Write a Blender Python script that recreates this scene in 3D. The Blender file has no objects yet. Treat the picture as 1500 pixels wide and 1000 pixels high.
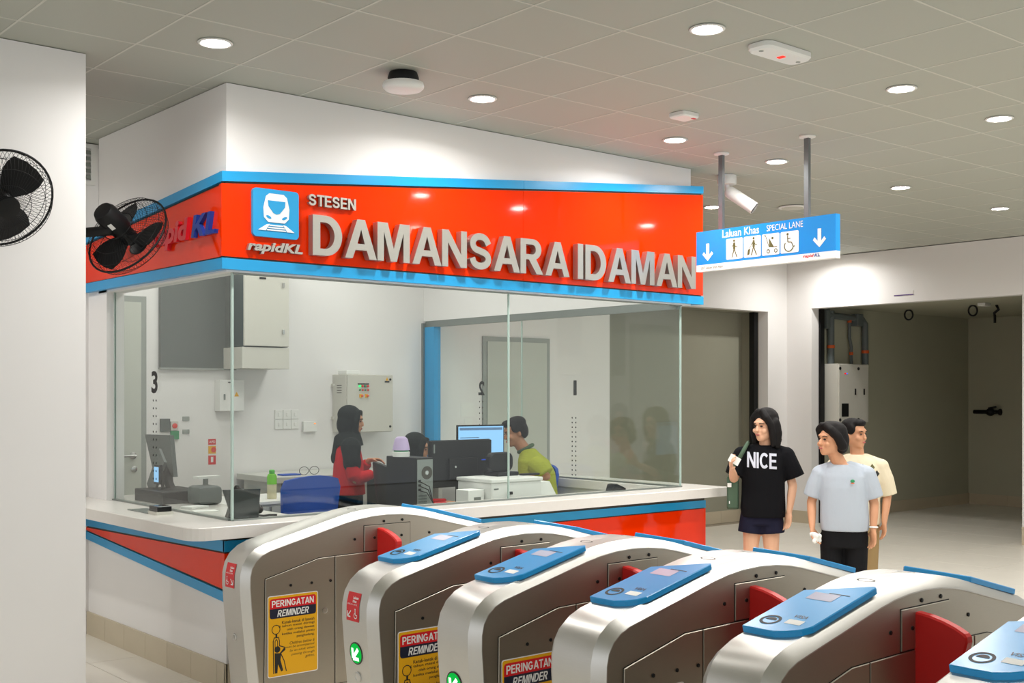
import bpy, bmesh, math, random
from mathutils import Vector as V, Matrix, Euler
random.seed(4)
S = bpy.context.scene
col = S.collection
PI = math.pi

# ------------------------------------------------------------ camera, world, light, exposure
cd = bpy.data.cameras.new('camera'); cam = bpy.data.objects.new('camera', cd); col.objects.link(cam)
cd.sensor_width = 36.0; cd.lens = 1715.0 / 1500.0 * 36.0; cd.shift_y = 77.0 / 1500.0
cd.clip_start = 0.05; cd.clip_end = 200
cam.location = (0, 0, 1.65); cam.rotation_euler = (PI / 2, 0, math.radians(49.8 - 90))
S.camera = cam
w = bpy.data.worlds.new('world'); S.world = w; w.use_nodes = True
bg = w.node_tree.nodes['Background']; bg.inputs[0].default_value = (0.97, 0.985, 1.0, 1); bg.inputs[1].default_value = 0.98
S.view_settings.view_transform = 'Standard'; S.view_settings.look = 'None'
S.view_settings.exposure = 0.1; S.view_settings.gamma = 1.0; S.view_settings.use_curve_mapping = False
DOWN_W = 14.5        # watts of one downlight
KIOSK_W = 9.5       # watts of one kiosk ceiling panel

# ------------------------------------------------------------ helpers
def lin(c):
    c = c / 255.0
    return c / 12.92 if c <= 0.04045 else ((c + 0.055) / 1.055) ** 2.4
MATS = {}
def mat(name, rgb, rough=0.5, metal=0.0, var=0.0, scale=8.0, bump=0.0, spec=0.5, stretch=None, coat=0.0, emit=0.0, aniso=0.0, bdist=0.002):
    if name in MATS: return MATS[name]
    m = bpy.data.materials.new(name); m.use_nodes = True
    nt = m.node_tree; b = nt.nodes['Principled BSDF']
    c = tuple(lin(v) for v in rgb) + (1,)
    b.inputs['Base Color'].default_value = c
    b.inputs['Roughness'].default_value = rough; b.inputs['Metallic'].default_value = metal
    b.inputs['Specular IOR Level'].default_value = spec
    b.inputs['Coat Weight'].default_value = coat; b.inputs['Coat Roughness'].default_value = 0.08
    if aniso: b.inputs['Anisotropic'].default_value = aniso
    if emit:
        b.inputs['Emission Color'].default_value = c; b.inputs['Emission Strength'].default_value = emit
    if var or bump:
        tc = nt.nodes.new('ShaderNodeTexCoord'); mp = nt.nodes.new('ShaderNodeMapping')
        nt.links.new(tc.outputs['Object'], mp.inputs[0])
        if stretch: mp.inputs['Scale'].default_value = stretch
        n = nt.nodes.new('ShaderNodeTexNoise'); n.inputs['Scale'].default_value = scale; n.inputs['Detail'].default_value = 4
        nt.links.new(mp.outputs[0], n.inputs['Vector'])
        if var:
            mx = nt.nodes.new('ShaderNodeMix'); mx.data_type = 'RGBA'
            mx.inputs[6].default_value = tuple(v * (1 - var) for v in c[:3]) + (1,)
            mx.inputs[7].default_value = tuple(min(1, v * (1 + var)) for v in c[:3]) + (1,)
            nt.links.new(n.outputs['Fac'], mx.inputs[0]); nt.links.new(mx.outputs[2], b.inputs['Base Color'])
        if bump:
            bp = nt.nodes.new('ShaderNodeBump'); bp.inputs['Strength'].default_value = bump; bp.inputs['Distance'].default_value = bdist
            nt.links.new(n.outputs['Fac'], bp.inputs['Height']); nt.links.new(bp.outputs[0], b.inputs['Normal'])
    MATS[name] = m
    return m
def emat(name, rgb, strength):
    if name in MATS: return MATS[name]
    m = bpy.data.materials.new(name); m.use_nodes = True
    nt = m.node_tree; nt.nodes.remove(nt.nodes['Principled BSDF'])
    e = nt.nodes.new('ShaderNodeEmission'); e.inputs[0].default_value = tuple(lin(v) for v in rgb) + (1,); e.inputs[1].default_value = strength
    nt.links.new(e.outputs[0], nt.nodes['Material Output'].inputs[0])
    MATS[name] = m
    return m
def glassmat(name, tint=(0.93, 0.965, 0.95), ior=1.5, rough=0.0, boost=1.0):
    m = bpy.data.materials.new(name); m.use_nodes = True
    nt = m.node_tree; nt.nodes.remove(nt.nodes['Principled BSDF'])
    t = nt.nodes.new('ShaderNodeBsdfTransparent'); t.inputs[0].default_value = tint + (1,)
    g = nt.nodes.new('ShaderNodeBsdfGlossy'); g.inputs['Roughness'].default_value = rough
    fr = nt.nodes.new('ShaderNodeLayerWeight'); fr.inputs[0].default_value = 0.5
    pw = nt.nodes.new('ShaderNodeMath'); pw.operation = 'POWER'; pw.inputs[1].default_value = 5.0
    mu = nt.nodes.new('ShaderNodeMath'); mu.operation = 'MULTIPLY_ADD'; mu.inputs[1].default_value = 0.98; mu.inputs[2].default_value = 0.028 * boost
    mx = nt.nodes.new('ShaderNodeMixShader')
    nt.links.new(fr.outputs['Facing'], pw.inputs[0]); nt.links.new(pw.outputs[0], mu.inputs[0]); nt.links.new(mu.outputs[0], mx.inputs[0])
    nt.links.new(t.outputs[0], mx.inputs[1]); nt.links.new(g.outputs[0], mx.inputs[2])
    nt.links.new(mx.outputs[0], nt.nodes['Material Output'].inputs[0])
    MATS[name] = m
    return m

ORG = {}; CACHE = {}
def org(o): return ORG.get(o.name, V((0, 0, 0)))
def tag(o, label=None, cat=None, group=None, kind=None):
    if label: o['label'] = label
    if cat: o['category'] = cat
    if group: o['group'] = group
    if kind: o['kind'] = kind
    return o
def root(name, label, cat, loc, group=None, rz=0.0, local=False):
    o = bpy.data.objects.new(name, None); col.objects.link(o)
    o.location = loc; o.rotation_euler = (0, 0, rz); o.empty_display_size = 0.1
    ORG[o.name] = V((0, 0, 0)) if local else V(loc)
    return tag(o, label, cat, group)
def link(name, me, parent=None, loc=None):
    o = bpy.data.objects.new(name, me); col.objects.link(o)
    if parent is not None:
        o.parent = parent; ORG[o.name] = org(parent)
    if loc is not None: o.location = loc
    return o

def _arc(cx, cy, rx, ry, a0, a1, n=10):
    return [(cx + rx * math.cos(math.radians(a0 + (a1 - a0) * i / n)), cy + ry * math.sin(math.radians(a0 + (a1 - a0) * i / n))) for i in range(n + 1)]
def _stroke(c, w_):
    L, R = [], []
    for i in range(len(c)):
        a = V(c[max(i - 1, 0)]); b = V(c[min(i + 1, len(c) - 1)]); t = (b - a).normalized(); n = V((-t.y, t.x)) * w_ / 2; p = V(c[i])
        L.append(tuple(p + n)); R.append(tuple(p - n))
    return L + R[::-1]
GLYPH = {
 'I': (0.20, [[(0, 0), (0.2, 0), (0.2, 1), (0, 1)]]),
 'D': (0.80, [[(0, 0)] + _arc(0.36, 0.5, 0.44, 0.5, -90, 90, 16) + [(0, 1)], [(0.2, 0.17), (0.2, 0.83)] + _arc(0.33, 0.5, 0.26, 0.33, 90, -90, 14)]),
 'A': (0.90, [[(0, 0), (0.21, 0), (0.29, 0.22), (0.61, 0.22), (0.69, 0), (0.90, 0), (0.56, 1), (0.34, 1)], [(0.345, 0.38), (0.45, 0.75), (0.555, 0.38)]]),
 'M': (0.96, [[(0, 0), (0.19, 0), (0.19, 0.76), (0.39, 0), (0.57, 0), (0.77, 0.76), (0.77, 0), (0.96, 0), (0.96, 1), (0.66, 1), (0.48, 0.33), (0.30, 1), (0, 1)]]),
 'N': (0.80, [[(0, 0), (0.19, 0), (0.19, 0.66), (0.60, 0), (0.80, 0), (0.80, 1), (0.61, 1), (0.61, 0.35), (0.21, 1), (0, 1)]]),
 'E': (0.68, [[(0, 0), (0.68, 0), (0.68, 0.17), (0.2, 0.17), (0.2, 0.43), (0.62, 0.43), (0.62, 0.59), (0.2, 0.59), (0.2, 0.83), (0.66, 0.83), (0.66, 1), (0, 1)]]),
 'T': (0.74, [[(0.27, 0), (0.47, 0), (0.47, 0.83), (0.74, 0.83), (0.74, 1), (0, 1), (0, 0.83), (0.27, 0.83)]]),
 'L': (0.62, [[(0, 0), (0.62, 0), (0.62, 0.17), (0.2, 0.17), (0.2, 1), (0, 1)]]),
 'K': (0.84, [[(0, 0), (0.2, 0), (0.2, 0.28), (0.32, 0.42), (0.59, 0), (0.84, 0), (0.46, 0.57), (0.81, 1), (0.56, 1), (0.2, 0.56), (0.2, 1), (0, 1)]]),
 'P': (0.72, [[(0, 0), (0.2, 0), (0.2, 0.37)] + _arc(0.41, 0.685, 0.31, 0.315, -90, 90, 12) + [(0, 1)], [(0.2, 0.53), (0.2, 0.84)] + _arc(0.40, 0.685, 0.12, 0.155, 90, -90, 8)]),
 'R': (0.82, [[(0, 0), (0.2, 0), (0.2, 0.41), (0.30, 0.41), (0.58, 0), (0.82, 0), (0.56, 0.43)] + _arc(0.45, 0.705, 0.30, 0.295, -55, 90, 11) + [(0, 1)], [(0.2, 0.56), (0.2, 0.84)] + _arc(0.43, 0.70, 0.12, 0.14, 90, -90, 8)]),
 'C': (0.80, [_stroke(_arc(0.43, 0.5, 0.335, 0.41, 42, 318, 22), 0.19)]),
 'G': (0.86, [_stroke(_arc(0.43, 0.5, 0.335, 0.41, 42, 330, 22) + [(0.755, 0.44)], 0.19), [(0.44, 0.37), (0.85, 0.37), (0.85, 0.53), (0.44, 0.53)]]),
 'S': (0.74, [_stroke([(0.64, 0.70)] + _arc(0.36, 0.71, 0.25, 0.20, 30, 235, 14) + [(0.37, 0.505)] + _arc(0.37, 0.29, 0.265, 0.20, 60, -150, 14) + [(0.095, 0.30)], 0.185)]),
}
TXT = {}
def glyph_geo(s, shear, extrude):
    c = bpy.data.curves.new('t', 'CURVE'); c.dimensions = '2D'; c.fill_mode = 'BOTH' if extrude else 'FRONT'; c.extrude = extrude
    x = 0.0; vs = []; fs = []
    geo = {}
    for ch in s:
        if ch == ' ': x += 0.4; continue
        wd, loops = GLYPH[ch]
        if ch not in geo:
            c.splines.clear()
            for lp in (loops if ch != 'G' else loops[:1]):
                sp = c.splines.new('POLY'); sp.points.add(len(lp) - 1); sp.use_cyclic_u = True
                for p, q in zip(sp.points, lp): p.co = (q[0], q[1], 0, 1)
            o = bpy.data.objects.new('t', c); col.objects.link(o)
            me = bpy.data.meshes.new_from_object(o.evaluated_get(bpy.context.evaluated_depsgraph_get()))
            bm = bmesh.new(); bm.from_mesh(me); bmesh.ops.remove_doubles(bm, verts=bm.verts, dist=0.0005); bm.verts.index_update()
            gv = [v.co.copy() for v in bm.verts]; gf = [[v.index for v in f.verts] for f in bm.faces]
            bm.free(); bpy.data.meshes.remove(me); bpy.data.objects.remove(o)
            if ch == 'G':
                b = len(gv)
                if extrude:
                    gv += [V((p[0], p[1], -extrude)) for p in loops[1]] + [V((p[0], p[1], extrude)) for p in loops[1]]
                    gf += [[b + 3, b + 2, b + 1, b], [b + 4, b + 5, b + 6, b + 7]] + [[b + i, b + (i + 1) % 4, b + 4 + (i + 1) % 4, b + 4 + i] for i in range(4)]
                else:
                    gv += [V((p[0], p[1], 0.0)) for p in loops[1]]; gf.append([b, b + 1, b + 2, b + 3])
            geo[ch] = (gv, gf)
        gv, gf = geo[ch]; b = len(vs)
        vs += [V((p.x + x + shear * p.y, p.y, p.z)) for p in gv]; fs += [[i + b for i in f] for f in gf]
        x += wd + (0.085 if ch not in 'AT' else 0.02)
    bpy.data.curves.remove(c)
    return vs, fs
def text_geo(s, bold=0.0, shear=0.0, extrude=0.0, spacing=1.0):
    k = (s, bold, shear, extrude, spacing)
    if k in TXT: return TXT[k]
    if bold >= 0.02 and all(ch in GLYPH or ch == ' ' for ch in s):
        vs, fs = glyph_geo(s, shear, extrude)
        x0 = min(v.x for v in vs); x1 = max(v.x for v in vs)
        TXT[k] = ([V(((v.x - x0) / (x1 - x0), v.y, v.z)) for v in vs], fs, x1 - x0)
        return TXT[k]
    c = bpy.data.curves.new('t', 'FONT'); c.body = s; c.size = 1; c.offset = bold; c.shear = shear; c.resolution_u = 3
    c.extrude = extrude; c.space_character = spacing; c.fill_mode = 'BOTH' if extrude else 'FRONT'
    o = bpy.data.objects.new('t', c); col.objects.link(o)
    dg = bpy.context.evaluated_depsgraph_get()
    me = bpy.data.meshes.new_from_object(o.evaluated_get(dg))
    bm = bmesh.new(); bm.from_mesh(me); bmesh.ops.remove_doubles(bm, verts=bm.verts, dist=0.0005)
    bm.verts.index_update()
    vs = [v.co.copy() for v in bm.verts]; fs = [[v.index for v in f.verts] for f in bm.faces]
    bm.free(); bpy.data.meshes.remove(me); bpy.data.objects.remove(o); bpy.data.curves.remove(c)
    x0 = min(v.x for v in vs); x1 = max(v.x for v in vs); y0 = min(v.y for v in vs); y1 = max(v.y for v in vs)
    vs = [V(((v.x - x0) / (x1 - x0), (v.y - y0) / (y1 - y0), v.z)) for v in vs]
    TXT[k] = (vs, fs, (x1 - x0) / (y1 - y0))
    return TXT[k]

class MB:
    def __init__(s): s.v = []; s.f = []; s.m = []
    def add(s, vs, fs, mi=0):
        b = len(s.v); s.v += [V(p) for p in vs]; s.f += [tuple(i + b for i in f) for f in fs]; s.m += [mi] * len(fs)
        return s
    def box(s, lo, hi, mi=0, bev=0.0, M=None):
        x0, y0, z0 = lo; x1, y1, z1 = hi
        x0, x1 = min(x0, x1), max(x0, x1); y0, y1 = min(y0, y1), max(y0, y1); z0, z1 = min(z0, z1), max(z0, z1)
        if bev > 0:
            bm = bmesh.new(); bmesh.ops.create_cube(bm, size=1)
            for v in bm.verts: v.co = V(((x0 + x1) / 2 + v.co.x * (x1 - x0), (y0 + y1) / 2 + v.co.y * (y1 - y0), (z0 + z1) / 2 + v.co.z * (z1 - z0)))
            bmesh.ops.bevel(bm, geom=bm.edges[:], offset=bev, segments=2, profile=0.5, affect='EDGES')
            bm.verts.index_update()
            vs = [v.co.copy() for v in bm.verts]; fs = [[v.index for v in f.verts] for f in bm.faces]; bm.free()
        else:
            vs = [V(p) for p in ((x0, y0, z0), (x1, y0, z0), (x1, y1, z0), (x0, y1, z0), (x0, y0, z1), (x1, y0, z1), (x1, y1, z1), (x0, y1, z1))]
            fs = [(3, 2, 1, 0), (4, 5, 6, 7), (0, 1, 5, 4), (1, 2, 6, 5), (2, 3, 7, 6), (3, 0, 4, 7)]
        if M is not None: vs = [M @ p for p in vs]
        return s.add(vs, fs, mi)
    def prism(s, poly, o, u, v, n, d, mi=0, chamfer=0.0):
        """2-D polygon (ccw seen from +n) in frame o,u,v, from o to o + n*d"""
        o, u, v, n = V(o), V(u), V(v), V(n); k = len(poly)
        A = [o + u * a + v * b for a, b in poly]
        if chamfer:
            cx = sum(p[0] for p in poly) / k; cy = sum(p[1] for p in poly) / k
            P2 = []
            for i in range(k):
                p0 = V(poly[i - 1]); p1 = V(poly[i]); p2 = V(poly[(i + 1) % k])
                e1 = (p1 - p0).normalized(); e2 = (p2 - p1).normalized()
                n1 = V((-e1.y, e1.x)); n2 = V((-e2.y, e2.x)); bis = (n1 + n2)
                bl = bis.length_squared
                P2.append(p1 + bis * (chamfer * 2 / max(bl, 0.4)))
            B = [o + u * a + v * b + n * (d - chamfer) for a, b in poly]
            Cc = [o + u * p[0] + v * p[1] + n * d for p in P2]
            fs = [tuple(range(2 * k, 3 * k)), tuple(range(k - 1, -1, -1))]
            for i in range(k):
                j = (i + 1) % k; fs.append((i, j, k + j, k + i)); fs.append((k + i, k + j, 2 * k + j, 2 * k + i))
            return s.add(A + B + Cc, fs, mi)
        B = [p + n * d for p in A]
        fs = [tuple(range(k, 2 * k)), tuple(range(k - 1, -1, -1))] + [(i, (i + 1) % k, k + (i + 1) % k, k + i) for i in range(k)]
        return s.add(A + B, fs, mi)
    def flat(s, poly, o, u, v, mi=0):
        o, u, v = V(o), V(u), V(v)
        return s.add([o + u * a + v * b for a, b in poly], [tuple(range(len(poly)))], mi)
    def tube(s, pts, r, n=8, mi=0, cap=True, closed=False):
        pts = [V(p) for p in pts]; k = len(pts); rs = r if isinstance(r, (list, tuple)) else [r] * k
        vs = []; fs = []; up = None
        for i in range(k):
            if closed: t = pts[(i + 1) % k] - pts[i - 1]
            else: t = pts[min(i + 1, k - 1)] - pts[max(i - 1, 0)]
            t.normalize()
            if up is None: up = t.orthogonal().normalized()
            up = (up - t * up.dot(t)); up = up.normalized() if up.length > 1e-6 else t.orthogonal().normalized()
            sd = t.cross(up)
            for j in range(n):
                a = 2 * PI * j / n; vs.append(pts[i] + (up * math.cos(a) + sd * math.sin(a)) * rs[i])
        for i in range(k if closed else k - 1):
            for j in range(n):
                a = i * n + j; b = i * n + (j + 1) % n; c = ((i + 1) % k) * n + (j + 1) % n; d = ((i + 1) % k) * n + j
                fs.append((a, b, c, d))
        if cap and not closed: fs += [tuple(range(n - 1, -1, -1)), tuple(range((k - 1) * n, k * n))]
        return s.add(vs, fs, mi)
    def lathe(s, prof, c, ax=(0, 0, 1), n=24, mi=0):
        c = V(c); ax = V(ax).normalized(); u = ax.orthogonal().normalized(); w_ = ax.cross(u); vs = []; fs = []; k = len(prof)
        for r, h in prof:
            for j in range(n):
                a = 2 * PI * j / n; vs.append(c + ax * h + (u * math.cos(a) + w_ * math.sin(a)) * max(r, 1e-4))
        for i in range(k - 1):
            for j in range(n): fs.append((i * n + j, i * n + (j + 1) % n, (i + 1) * n + (j + 1) % n, (i + 1) * n + j))
        fs += [tuple(range(n - 1, -1, -1)), tuple(range((k - 1) * n, k * n))]
        return s.add(vs, fs, mi)
    def ell(s, c, r, M=None, n=12, mi=0):
        vs = []; fs = []; c = V(c); m_ = n // 2 + 1
        for i in range(1, m_):
            th = PI * i / m_
            for j in range(n):
                ph = 2 * PI * j / n
                p = V((r[0] * math.sin(th) * math.cos(ph), r[1] * math.sin(th) * math.sin(ph), r[2] * math.cos(th)))
                vs.append(c + (M @ p if M is not None else p))
        t = V((0, 0, r[2])); t = M @ t if M is not None else t
        b = len(vs); vs += [c + t, c - t]
        for i in range(m_ - 2):
            for j in range(n): fs.append((i * n + j, (i + 1) * n + j, (i + 1) * n + (j + 1) % n, i * n + (j + 1) % n))
        for j in range(n):
            fs.append((b, j, (j + 1) % n)); fs.append((b + 1, (m_ - 2) * n + (j + 1) % n, (m_ - 2) * n + j))
        return s.add(vs, fs, mi)
    def cap(s, p0, p1, r0, r1=None, n=10):
        """tapered capsule"""
        r1 = r0 if r1 is None else r1; p0, p1 = V(p0), V(p1)
        s.tube([p0, p1], [r0, r1], n=n); s.ell(p0, (r0,) * 3, n=n); s.ell(p1, (r1,) * 3, n=n)
        return s
    def chain(s, pts, rs, n=10):
        for i in range(len(pts) - 1): s.cap(pts[i], pts[i + 1], rs[i], rs[i + 1], n)
        return s
    def loft(s, rings, n=20, mi=0):
        """rings of (z, xc, yc, rx, ry), closed with flat ends"""
        vs = []; fs = []; k = len(rings)
        for z, xc, yc, rx, ry in rings:
            for j in range(n):
                a = 2 * PI * j / n; ca, sa = math.cos(a), math.sin(a)
                vs.append(V((xc + rx * math.copysign(abs(ca) ** 0.85, ca), yc + ry * math.copysign(abs(sa) ** 0.85, sa), z)))
        for i in range(k - 1):
            for j in range(n): fs.append((i * n + j, i * n + (j + 1) % n, (i + 1) * n + (j + 1) % n, (i + 1) * n + j))
        fs += [tuple(range(n - 1, -1, -1)), tuple(range((k - 1) * n, k * n))]
        return s.add(vs, fs, mi)
    def text(s, t, o, u, v, w_=None, h=None, mi=0, bold=0.0, shear=0.0, extrude=0.0, n=None, depth=0.0, spacing=1.0, anchor='l'):
        vs, fs, asp = text_geo(t, bold, shear, extrude, spacing)
        if h is None: h = w_ / asp
        if w_ is None: w_ = h * asp
        o, u, v = V(o), V(u), V(v); nn = u.cross(v)
        if anchor == 'r': o = o - u * w_
        if anchor == 'c': o = o - u * (w_ / 2)
        s.add([o + u * (p.x * w_) + v * (p.y * h) + nn * (p.z * depth / extrude if extrude else 0) for p in vs], fs, mi)
        return s
    def build(s, name, mats, parent=None, smooth=False, key=None, shade=None):
        if not isinstance(mats, (list, tuple)): mats = [mats]
        o = org(parent) if parent is not None else V((0, 0, 0))
        me = bpy.data.meshes.new(name); me.from_pydata([p - o for p in s.v], [], s.f)
        for m in mats: me.materials.append(m)
        me.polygons.foreach_set('material_index', s.m)
        if smooth: me.polygons.foreach_set('use_smooth', [True] * len(s.f))
        me.update()
        if smooth == 'auto': me.set_sharp_from_angle(angle=math.radians(38))
        ob = link(name, me, parent)
        return ob
def part(name, m, parent, fn, smooth=False, key=None):
    """build once, share the mesh afterwards (for things modelled in their own local frame)"""
    if key is not None and key in CACHE: return link(name, CACHE[key], parent)
    b = MB(); fn(b); o = b.build(name, m, parent, smooth)
    if key is not None: CACHE[key] = o.data
    return o
def circ(r, n=20, cx=0, cy=0, ry=None, a0=0.0, a1=2 * PI):
    ry = r if ry is None else ry
    full = abs(a1 - a0 - 2 * PI) < 1e-6; k = n if full else n + 1
    return [(cx + r * math.cos(a0 + (a1 - a0) * i / n), cy + ry * math.sin(a0 + (a1 - a0) * i / n)) for i in range(k)]
def rrect(x0, y0, x1, y1, r, n=4):
    p = []
    for cx, cy, a in ((x1 - r, y1 - r, 0), (x0 + r, y1 - r, PI / 2), (x0 + r, y0 + r, PI), (x1 - r, y0 + r, 1.5 * PI)):
        p += [(cx + r * math.cos(a + i * PI / 2 / n), cy + r * math.sin(a + i * PI / 2 / n)) for i in range(n + 1)]
    return p
def ring(mb, r0, r1, o, u, v, mi, n=24, a0=0.0, a1=2 * PI, ry=1.0):
    o, u, v = V(o), V(u), V(v)
    for i in range(n):
        t0 = a0 + (a1 - a0) * i / n; t1 = a0 + (a1 - a0) * (i + 1) / n
        P = [(r0, t0), (r1, t0), (r1, t1), (r0, t1)]
        mb.add([o + u * (r * math.cos(t)) + v * (r * ry * math.sin(t)) for r, t in P], [(0, 1, 2, 3)], mi)
def blob(name, fn, voxel, m, parent, it=4, shape=None):
    b = MB(); fn(b)
    me = bpy.data.meshes.new('tmp'); me.from_pydata(b.v, [], b.f); me.update()
    o = bpy.data.objects.new('tmp', me); col.objects.link(o)
    r = o.modifiers.new('r', 'REMESH'); r.mode = 'VOXEL'; r.voxel_size = voxel; r.use_smooth_shade = True
    sm = o.modifiers.new('s', 'SMOOTH'); sm.factor = 0.5; sm.iterations = it
    dg = bpy.context.evaluated_depsgraph_get()
    me2 = bpy.data.meshes.new_from_object(o.evaluated_get(dg))
    bpy.data.objects.remove(o); bpy.data.meshes.remove(me)
    me2.name = name; me2.materials.clear(); me2.materials.append(m)
    me2.polygons.foreach_set('use_smooth', [True] * len(me2.polygons))
    if shape:
        for v in me2.vertices: v.co = shape(v.co)
    return link(name, me2, parent)

# ------------------------------------------------------------ materials
M_wall = mat('painted_wall', (233, 231, 229), 0.6, var=0.015, scale=3)
M_wall_k = M_wall
M_ceil = mat('ceiling_panel_metal', (176, 178, 167), 0.62, var=0.02, scale=260, bump=0.02)
M_ceilgrid = mat('ceiling_grid', (204, 203, 193), 0.6, var=0.01)
M_tile = mat('floor_tile', (228, 223, 211), 0.32, var=0.05, scale=3, spec=0.4)
M_joint = mat('tile_joint', (160, 150, 132), 0.8, var=0.03)
M_base = mat('skirting_tile', (196, 184, 160), 0.35, var=0.05, scale=6)
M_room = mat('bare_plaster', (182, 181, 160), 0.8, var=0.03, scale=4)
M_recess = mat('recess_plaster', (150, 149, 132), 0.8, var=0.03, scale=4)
M_red = mat('orange_red_panel', (238, 50, 0), 0.06, var=0.03, scale=2.2, spec=0.32)
M_blue = mat('cyan_blue_trim', (20, 152, 210), 0.32, var=0.015)
M_dark = mat('dark_joint', (62, 58, 48), 0.5, var=0.02)
M_steel = mat('brushed_steel_letter', (176, 174, 166), 0.42, 0.85, var=0.05, scale=30, stretch=(1, 1, 14))
M_gate = mat('stainless_band', (208, 206, 201), 0.42, 1.0, var=0.05, scale=14, stretch=(60, 1, 60), bump=0.03, aniso=0.5)
M_gateside = mat('stainless_side', (172, 166, 154), 0.42, 1.0, var=0.06, scale=22, stretch=(1, 1, 30), bump=0.03)
M_black = mat('black_plastic', (18, 19, 20), 0.5, spec=0.3, var=0.05)
M_blackg = mat('glossy_black', (14, 15, 16), 0.2, var=0.02)
M_grey = mat('grey_cabinet', (205, 203, 193), 0.5, var=0.02)
M_dgrey = mat('dark_grey_panel', (84, 92, 90), 0.45, var=0.05, scale=5)
M_white = mat('white_plastic', (232, 232, 228), 0.42, var=0.01)
M_paper = mat('paper', (236, 236, 232), 0.75, var=0.02)
M_counter = mat('white_solid_surface', (222, 218, 212), 0.24, var=0.03, scale=60)
M_pad = mat('blue_reader_plastic', (36, 152, 216), 0.28, var=0.02)
M_flap = mat('red_flap', (205, 24, 22), 0.4, var=0.03)
M_signblue = mat('sign_blue', (8, 140, 220), 0.3, var=0.01)
M_signwhite = mat('sign_white', (236, 236, 234), 0.4, var=0.01)
M_pole = mat('grey_pole', (120, 124, 126), 0.35, 0.6, var=0.03)
M_ink = mat('black_ink', (26, 26, 24), 0.6, var=0.02)
M_yellow = mat('warning_yellow', (232, 172, 12), 0.4, var=0.01)
M_stred = mat('sticker_red', (214, 24, 34), 0.4, var=0.01)
M_navy = mat('sticker_navy', (24, 30, 52), 0.4, var=0.01)
M_rblue = mat('letter_blue', (24, 60, 150), 0.35, var=0.02)
M_rred = mat('letter_red', (216, 26, 42), 0.35, var=0.02)
M_chrome = mat('satin_chrome', (200, 200, 198), 0.25, 1.0, var=0.02)
M_alu = mat('aluminium_channel', (140, 146, 142), 0.4, 0.8, var=0.02)
M_glass = glassmat('clear_glass', (0.945, 0.968, 0.955))
M_edge = mat('glass_edge', (176, 196, 188), 0.2, var=0.02)
M_olive = mat('olive_ink', (92, 88, 44), 0.5, var=0.02)
M_door = mat('grey_green_door', (190, 194, 184), 0.5, var=0.02)
M_frame = mat('door_frame_grey', (150, 156, 150), 0.5, var=0.02)
M_lamp = emat('lamp_lens', (255, 248, 238), 110.0)
M_green_led = emat('green_led', (70, 255, 130), 3.0)

CZ = 3.383     # ceiling height
# ------------------------------------------------------------ structure
def struct(name, mb, m, parent=None):
    o = mb.build(name, m, parent)
    if parent is None: tag(o, kind='structure')
    return o
# floor
fl = struct('floor', MB().box((-6, -6, -0.2), (18, 10.2, -0.004)), M_joint)
TS = 0.8
me_tile = None
for i in range(19):
    for j in range(11):
        x0 = 1.85 + i * TS; y0 = 0.75 + j * TS
        if x0 + TS > 17.1 or (3.2 < x0 < 6.0 and y0 > 6.3): continue
        if me_tile is None:
            o = MB().box((0.0025, 0.0025, -0.012), (TS - 0.0025, TS - 0.0025, 0), bev=0.001).build('floor_tile', M_tile); me_tile = o.data
            o.parent = fl; o.location = (x0, y0, 0)
        else:
            o = link('floor_tile', me_tile, fl, (x0, y0, 0))
mb = MB()
for i in range(-9, 19):
    for j in range(-8, 12):
        x0 = 1.85 + i * TS; y0 = 0.75 + j * TS
        if i >= 0 and j >= 0: continue
        mb.box((x0 + 0.0025, y0 + 0.0025, -0.012), (x0 + TS - 0.0025, y0 + TS - 0.0025, 0))
o = mb.build('outlying_tiles', M_tile, fl); o['kind'] = 'stuff'
# ceiling
ce = struct('ceiling', MB().box((-3.2, -3.6, CZ + 0.004), (12.75, 9.5, CZ + 0.1)), M_ceilgrid)
PX, PY = 0.5625, 0.567
X0, Y0 = 2.877, 4.484
me_p = None; stuff = MB()
for i in range(-10, 18):
    for j in range(-14, 9):
        x0 = X0 + i * PX; y0 = Y0 + j * PY; x1 = x0 + PX; y1 = y0 + PY
        if x1 > 12.75 or y1 > 9.45: continue
        if x0 > 3.0 and x1 < 6.85 and y0 > 6.0: continue
        vis = i >= -3 and j >= -4 and (x0 * 0.6455 + y0 * 0.7638) > 4.6
        if not vis or (x1 < 3.0 and y0 > 8.2) or (x1 < 2.2 and y0 > 5.9):
            if x0 > 3.0 and x1 < 6.85 and y0 > 6.0: continue
            stuff.box((x0 + 0.006, y0 + 0.006, CZ - 0.003), (x1 - 0.006, y1 - 0.006, CZ + 0.003)); continue
        if me_p is None:
            o = MB().box((0.005, 0.005, -0.003), (PX - 0.005, PY - 0.005, 0.003)).build('ceiling_panel', M_ceil, ce); me_p = o.data; o.location = (x0, y0, CZ)
        else:
            link('ceiling_panel', me_p, ce, (x0, y0, CZ))
o = stuff.build('outlying_panels', M_ceil, ce); o['kind'] = 'stuff'
for i in range(-10, 19):
    x0 = X0 + i * PX
    if x0 < 12.7: MB().box((x0 - 0.0055, -3.5, CZ - 0.005), (x0 + 0.0055, 9.45 if not 3.0 < x0 < 6.85 else 5.99, CZ + 0.001)).build('grid_bar', M_ceilgrid, ce)
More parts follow.
